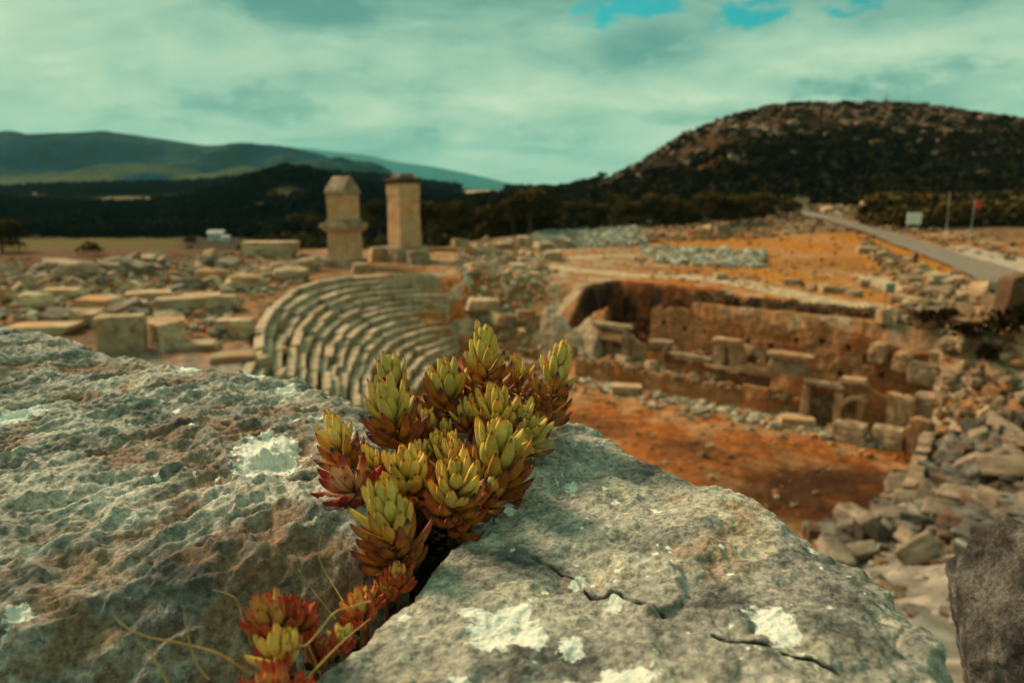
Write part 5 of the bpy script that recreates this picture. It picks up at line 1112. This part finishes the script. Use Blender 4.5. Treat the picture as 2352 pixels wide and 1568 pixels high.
def leaf_geo(p0, ax, e, L_, W_, alpha, curl, T_, dead, cols, rg, NS=11, NK=9):
    """fleshy leaf: starts along cos(alpha)*ax + sin(alpha)*e, bends back towards the axis"""
    side = np.cross(ax, e); V = []; CC = []
    p = p0.copy(); tmax = 0.90 if dead else 1.0; ts = np.linspace(0, tmax, NS); prev = 0
    for i, t in enumerate(ts):
        al = alpha - curl * (t - 0.2); d = math.cos(al) * ax + math.sin(al) * e; nrm = -math.sin(al) * ax + math.cos(al) * e
        p = p + d * L_ * (t - prev); prev = t
        w_ = W_ * (0.42 + 0.58 * min(1, t / 0.42) ** 0.8) * (max(0.0, 1 - max(0, (t - 0.42) / 0.58) ** 2.1)) ** 0.78
        if dead and i >= NS - 2: w_ *= (0.85 if i == NS - 2 else 0.42)
        th_ = w_ * T_
        for k in range(NK):
            a = 6.2832 * k / NK; cs, sn = math.cos(a), math.sin(a)
            off = nrm * sn * th_ * (0.75 if sn < 0 else 1.0)      # flatter inner face, rounded back
            V.append(p + side * cs * w_ + off)
            CC.append(cols(t, cs, i >= NS - 2 and dead, i == NS - 1))
    V.append(p + (d * L_ * (0.012 if not dead else -0.025))); CC.append(cols(1.0, 0, dead, dead))
    V = np.array(V); base = len(V) - 1
    Fc = [[i * NK + k, i * NK + (k + 1) % NK, (i + 1) * NK + (k + 1) % NK, (i + 1) * NK + k] for i in range(NS - 1) for k in range(NK)]
    Ft = [[(NS - 1) * NK + k, (NS - 1) * NK + (k + 1) % NK, base] for k in range(NK)]
    return V, np.array(CC), Fc, Ft
def shoot(name, parent, base, tip, bw, nleaf, gfrac, pal='green', seed=0, openness=1.0, deadp=0.55, stem_to=None, bend=0.0, amax=78, org=(0, 0, 0), lscale=1.0):
    rg = np.random.default_rng(seed); base = np.array(base, float); tip = np.array(tip, float); P_ = PAL[pal]
    tint = np.array([1, 1, 1]) * rg.uniform(0.80, 1.12) * np.array([1 + abs(rg.normal()) * 0.07, 1, 1 - abs(rg.normal()) * 0.12]); Lf = bw * 1.10 * lscale * rg.uniform(0.93, 1.08); Wf = bw * 0.185; ax = tip - base; ln = np.linalg.norm(ax); ax /= ln
    sidev = np.cross(ax, (0.2, 0.9, 0.3)); sidev /= np.linalg.norm(sidev); up2 = np.cross(ax, sidev)
    apex = tip - ax * Lf * 0.80; AL = max(ln - Lf * 0.80, Lf * 0.15)
    VV = []; CCs = []; FF = []; FT = []; off = 0
    for k in range(nleaf):
        u = (k + 0.5) / nleaf; h = AL * u ** 0.86; a = k * GA + rg.normal() * 0.10
        bd = bend * math.sin(u * 2.2); p0 = apex - ax * h + sidev * bd * AL * u
        e = sidev * math.cos(a) + up2 * math.sin(a)
        kk_ = k * 36.0 / max(nleaf, 26)
        al = rad(4) + rad(amax - 4) * (1 - math.exp(-(kk_ / 15.0) ** 1.25)) * openness + rg.normal() * 0.11
        al = al * (1.0 if u < 0.9 else 1.0)
        l = Lf * (0.50 + 0.50 * min(1, kk_ / 5.0)) * np.clip(1.0 + 0.12 * rg.normal(), 0.6, 1.25) * (1 + 0.02 * u)
        if kk_ < 6: p0 = p0 + ax * Lf * 0.17 * (1 - kk_ / 6)
        curl = rad(10 + 38 * min(1, kk_ / 16)) * (1 + 0.2 * rg.normal()); r0 = Wf * (0.15 + 0.35 * min(1, kk_ / 10))
        age = np.clip((u - gfrac * 0.88) / 0.16 + rg.normal() * 0.22, 0, 1); dead = (age > 0.55 and rg.random() < deadp)
        ys = np.array(P_['y']) * (1 - (k % 3) * 0.5 / 2) + np.array(P_['y2']) * (k % 3) * 0.5 / 2
        mid = np.array(P_['m']); old = np.array(P_['o']) * (0.8 + 0.5 * rg.random()); bodyc = ys * (1 - min(1, age * 2)) + mid * min(1, age * 2); bodyc = bodyc * (1 - max(0, age * 2 - 1)) + old * max(0, age * 2 - 1)
        tipc = np.array(P_['tip']) * (1 - age) + np.array(P_['otip']) * age; redk = rg.random() * 0.5
        ed = np.array(P_['tip']) * 0.5 + ys * 0.5
        def cols(t, cs, dd, end):
            if end: return np.array([0.016, 0.009, 0.007])
            if dd: return np.array([0.10, 0.035, 0.03])
            c = bodyc * (0.80 + 0.25 * min(1, t * 2)) if age < 0.5 else bodyc
            c = c + (ed - c) * (abs(cs) ** 3) * 0.55 * (1 - age)
            c = c + (old * 0.9 - c) * 0.45 * (1 - min(1, t / 0.35))
            w_ = np.clip((t - (0.83 - 0.15 * redk - 0.22 * age)) / 0.16, 0, 1); return c + (tipc - c) * w_
        V, cc, f4, f3 = leaf_geo(p0 + e * r0, ax, e, l, Wf * (0.70 + 0.30 * min(1, kk_ / 5)) * (1 - 0.20 * age), al, curl, 0.62 + 0.25 * age, dead, cols, rg)
        VV.append(V); CCs.append(cc * tint * rg.uniform(0.88, 1.1)); FF += [[i + off for i in q_] for q_ in f4]; FT += [[i + off for i in q_] for q_ in f3]; off += len(V)
    # stem through the leaves, and down into the gap
    pts = [apex, apex - ax * AL * 0.5, base]
    if stem_to is not None: pts += [(base * 0.55 + np.array(stem_to) * 0.45) + ax * 0.0, np.array(stem_to)]
    V, f = tube(pts, [Wf * 0.5] * len(pts), 8); VV.append(V); CCs.append(np.zeros((len(V), 3)) + np.array([0.14, 0.055, 0.025])); FF += [[i + off for i in q_] for q_ in f]
    org = np.array(org)
    o = mesh(name, np.vstack(VV) - org, FF + FT, M['succ'], parent, True, {'col': np.vstack(CCs)}); return o
crack = lambda x, y: at_z(x, y, -0.185)
PO = at_z(1010, 1180, -0.17)
plant = empty('succulent_plant', tuple(PO)); tag(plant, 'large cluster of green and russet stonecrop shoots growing in the gap between the two boulders', 'succulent plant')
# tip x, y, base x, y, Y tip, Y base, bud width px, leaves, green fraction, openness, dead share
SH = [(1116, 730, 1114, 935, 0.375, 0.375, 66, 60, 0.36, 1.0, 0.8),
      (1295, 767, 1262, 985, 0.365, 0.370, 57, 66, 0.38, 0.98, 0.6),
      (1186, 802, 1192, 930, 0.385, 0.385, 40, 44, 0.30, 1.05, 0.9),
      (1020, 811, 1032, 965, 0.365, 0.365, 70, 54, 0.42, 0.95, 0.7),
      (888, 800, 925, 985, 0.375, 0.370, 58, 60, 0.34, 0.9, 0.8),
      (870, 853, 915, 1030, 0.335, 0.335, 74, 62, 0.46, 0.98, 0.35),
      (750, 938, 800, 1085, 0.325, 0.315, 64, 50, 0.50, 0.9, 0.35),
      (1079, 900, 1082, 995, 0.355, 0.355, 58, 44, 0.60, 0.95, 0.3),
      (1143, 887, 1140, 1000, 0.345, 0.350, 72, 46, 0.62, 0.9, 0.3),
      (1205, 918, 1190, 1030, 0.345, 0.345, 60, 46, 0.72, 0.95, 0.3),
      (1242, 955, 1195, 1030, 0.335, 0.340, 56, 42, 0.80, 1.0, 0.1),
      (1215, 1000, 1165, 1050, 0.325, 0.330, 50, 36, 0.66, 1.0, 0.2),
      (1156, 944, 1130, 1150, 0.295, 0.305, 92, 60, 0.44, 0.95, 0.3),
      (922, 1022, 950, 1150, 0.290, 0.300, 84, 56, 0.62, 0.95, 0.1),
      (1034, 1006, 1040, 1100, 0.305, 0.310, 56, 40, 0.6, 0.85, 0.3),
      (962, 1005, 968, 1080, 0.320, 0.320, 40, 34, 0.6, 0.9, 0.3),
      (1001, 990, 1000, 1050, 0.325, 0.325, 36, 28, 0.7, 0.9, 0.2),
      (1039, 982, 1038, 1050, 0.330, 0.330, 30, 26, 0.7, 0.8, 0.2),
      (975, 925, 982, 1020, 0.350, 0.350, 42, 40, 0.42, 0.85, 0.5),
      (1022, 958, 1024, 1040, 0.345, 0.345, 36, 34, 0.5, 0.9, 0.5),
      (840, 1020, 870, 1110, 0.305, 0.310, 44, 38, 0.45, 0.85, 0.4),
      (1050, 1040, 1042, 1215, 0.265, 0.280, 88, 62, 0.46, 0.98, 0.35),
      (868, 1086, 930, 1318, 0.250, 0.250, 86, 88, 0.38, 1.0, 0.25),
      (1100, 1040, 1090, 1150, 0.300, 0.300, 52, 40, 0.35, 0.9, 0.5),
      (985, 1090, 990, 1170, 0.295, 0.300, 40, 34, 0.2, 0.9, 0.5),
      (1150, 1075, 1100, 1180, 0.292, 0.290, 60, 40, 0.12, 1.05, 0.4)]
for i, (tx, ty, bx, by, yt, yb, bwp, nl, gf, op, dp) in enumerate(SH):
    b_ = at_Y(bx, by, yb); t_ = at_Y(tx, ty, yt); k = 0.45
    low = PO * k + b_ * (1 - k); low[2] = -0.20
    shoot('shoot', plant, b_, t_, bwp * yt / F / math.cos(PR) * 1.08, int(nl * 0.74), gf, 'green', 1000 + i, op, dp, low, bend=0.1 * math.sin(i * 2.1), org=PO)
# the open pinkish rosette at the left belongs to the same plant
b_ = at_Y(818, 1135, 0.285); t_ = b_ + (np.array([0, 0, 0]) - b_) * 0.035 + np.array([-0.006, 0.0, 0.010])
orz = shoot('open_rosette', plant, b_, t_, 88 * 0.285 / F, 22, 0.2, 'pink', 1100, 1.15, 0.0, None, amax=88, org=PO, lscale=1.05)
orz['label'] = 'open pinkish rosette lying against the left boulder'
# small red and yellow rosettes further down the gap: plants of their own
for i, (x, y, Y, bwp, nl, pal, gf, lab, dxy) in enumerate([
    (885, 1318, 0.236, 40, 26, 'red', 0.5, 'small orange-red rosette directly below the large plant in the gap', (0.0, 0.0)),
    (912, 1292, 0.236, 44, 26, 'red', 0.2, 'orange rosette wedged in the gap under the lowest big shoot', (0.0, 0.0)),
    (845, 1345, 0.224, 40, 24, 'red', 0.3, 'orange rosette in the gap, third below the large plant', (0.1, 0.0)),
    (735, 1462, 0.190, 44, 22, 'red', 0.1, 'russet rosette half hidden behind the curling yellow stem', (0.0, 0.0)),
    (815, 1368, 0.215, 50, 30, 'red', 0.35, 'red-tipped rosette in the gap, second below the large plant', (-0.2, 0.1)),
    (785, 1432, 0.200, 42, 24, 'yellow', 0.35, 'small yellow-centred rosette with red outer leaves, by the curling stem', (0.0, 0.0)),
    (600, 1372, 0.185, 64, 24, 'red', 0.45, 'orange rosette bud at the left of the lower gap', (-0.2, 0.1)),
    (668, 1368, 0.190, 72, 34, 'red', 0.0, 'rosette of upright narrow red leaves beside the orange bud', (0.1, 0.1)),
    (628, 1445, 0.175, 62, 24, 'yellow', 0.85, 'yellow-green rosette below the red ones in the lower gap', (-0.1, 0.1)),
    (612, 1530, 0.160, 78, 28, 'red', 0.1, 'dull red rosette at the bottom frame edge', (-0.1, 0.0)),
    (690, 1558, 0.160, 40, 20, 'red', 0.0, 'partly hidden red rosette at the bottom of the gap', (0.1, 0.0))]):
    t_ = at_Y(x, y, Y); bwp = bwp * 1.45; ln = (bwp * 1.25) * Y / F; b_ = t_ + np.array([-dxy[0] * ln, dxy[1] * ln, -ln]); e_ = empty('succulent_rosette', tuple(b_)); tag(e_, lab, 'succulent')
    shoot('rosette', e_, b_, t_, bwp * Y / F, nl, gf, pal, 1200 + i, 0.95, 0.0, b_ + np.array([0, 0.0, -0.012]), org=b_, amax=70, lscale=0.85)
# dry curling stems
def straw(pts, r, lab, col='straw'):
    P_ = catmull([at_Y(a, b, c) for a, b, c in pts], 40); t = np.linspace(0, 1, 40); o_ = P_[0]
    V, f = tube(P_ - o_, 0.72 * r * (1 - 0.55 * t), 7); o = mesh('dry_stem', V, f, M[col]); o.location = tuple(o_); tag(o, lab, 'stem', None)
straw([(575, 1545, 0.175), (500, 1500, 0.172), (420, 1478, 0.168), (340, 1462, 0.165), (290, 1440, 0.163), (262, 1414, 0.162)], 0.0006, 'long tan stem arching left from the lower gap across the boulder')
straw([(850, 1380, 0.205), (810, 1392, 0.190), (770, 1405, 0.180), (740, 1440, 0.176), (700, 1482, 0.172), (668, 1470, 0.170)], 0.00055, 'thick yellow stem curling in an S over the small rosettes')
straw([(700, 1560, 0.170), (740, 1520, 0.175), (790, 1470, 0.182), (850, 1420, 0.20)], 0.00045, 'straight yellow stem running up the gap along the right boulder')
straw([(580, 1480, 0.185), (560, 1430, 0.186), (545, 1380, 0.187), (520, 1362, 0.188), (490, 1355, 0.188)], 0.00042, 'thin brown stem curving up left of the orange bud')
straw([(800, 1400, 0.215), (770, 1350, 0.222), (740, 1300, 0.228), (732, 1260, 0.23), (745, 1205, 0.232)], 0.00035, 'tall thin stem rising in front of the left boulder')
straw([(770, 1420, 0.21), (730, 1370, 0.214), (700, 1330, 0.217), (685, 1305, 0.218)], 0.00035, 'short thin stem left of the tall thin one')
straw([(480, 1560, 0.165), (450, 1520, 0.166), (430, 1450, 0.168), (420, 1390, 0.169)], 0.0004, 'dark thin stem crossing the long tan stem')
straw([(900, 1340, 0.232), (925, 1335, 0.235), (945, 1315, 0.24)], 0.0006, 'small green stalk lying in the gap beside the right boulder')
straw([(400, 1600, 0.16), (370, 1540, 0.161), (345, 1500, 0.162), (310, 1465, 0.163)], 0.0005, 'brown stem rising from the bottom edge under the long tan stem')
straw([(700, 1520, 0.178), (705, 1480, 0.178), (740, 1560, 0.178)], 0.0003, 'thin broken reddish straw in the lower gap')
# dark litter in the gap
rg6 = np.random.default_rng(8); n = 500
tt = rg6.random(n); a = np.array([at_z(lerp(700, 1150, t), lerp(1600, 1040, t), -0.170) for t in tt]); a[:, :2] += rg6.normal(size=(n, 2)) * 0.012; a[:, 2] += rg6.random(n) * 0.012 - 0.006
V0 = []; fs = []; off = 0; pr = [rock_geo(700 + i, 0.4, 0.4, 3) for i in range(3)]
for p in a:
    v, f = pr[rg6.integers(3)]; sc_ = 0.0012 + 0.0035 * rg6.random() ** 2; V0.append(v * sc_ + p); fs.append(f + off); off += len(v)
gl = np.array([at_z(600, 1700, -0.172), at_z(1000, 1700, -0.172), at_z(1300, 950, -0.172), at_z(950, 950, -0.172)])
gu = np.linspace(0, 1, 40); U, W2 = np.meshgrid(gu, gu, indexing='ij'); Gp = (gl[0] * (1 - U[..., None]) + gl[1] * U[..., None]) * (1 - W2[..., None]) + (gl[3] * (1 - U[..., None]) + gl[2] * U[..., None]) * W2[..., None]
Gp[..., 2] += 0.004 * f2(Gp[..., 0], Gp[..., 1], 80, 3, 4); gv = Gp.reshape(-1, 3)
V0.append(gv); gf_ = grid_faces(40, 40) + off; allv = np.vstack(V0)
tag(mesh('gap_soil', allv, np.vstack(fs + [gf_]), M['rubble'], smooth=False, attrs={'col': np.zeros((len(allv), 3)) + np.array([0.055, 0.035, 0.022])}), 'dark soil and stone grit packed in the gap between the boulders', 'soil', kind='stuff')

# ------------------------------------------------------------------ haze
m = bpy.data.materials.new('haze'); m.use_nodes = True; nt = m.node_tree; nt.nodes.clear()
pv = N(nt, 'ShaderNodeVolumePrincipled', inp={'Color': (0.35, 0.88, 0.94, 1), 'Density': 0.00005, 'Anisotropy': 0.0}); ou = N(nt, 'ShaderNodeOutputMaterial'); nt.links.new(pv.outputs[0], ou.inputs['Volume'])
HZ = True
if HZ:
    o = boxm('haze', (0, 0, 412), 26000, 26000, 930, m, None, bev=0); tag(o, 'pale teal haze over the distant mountains', 'haze', kind='stuff')
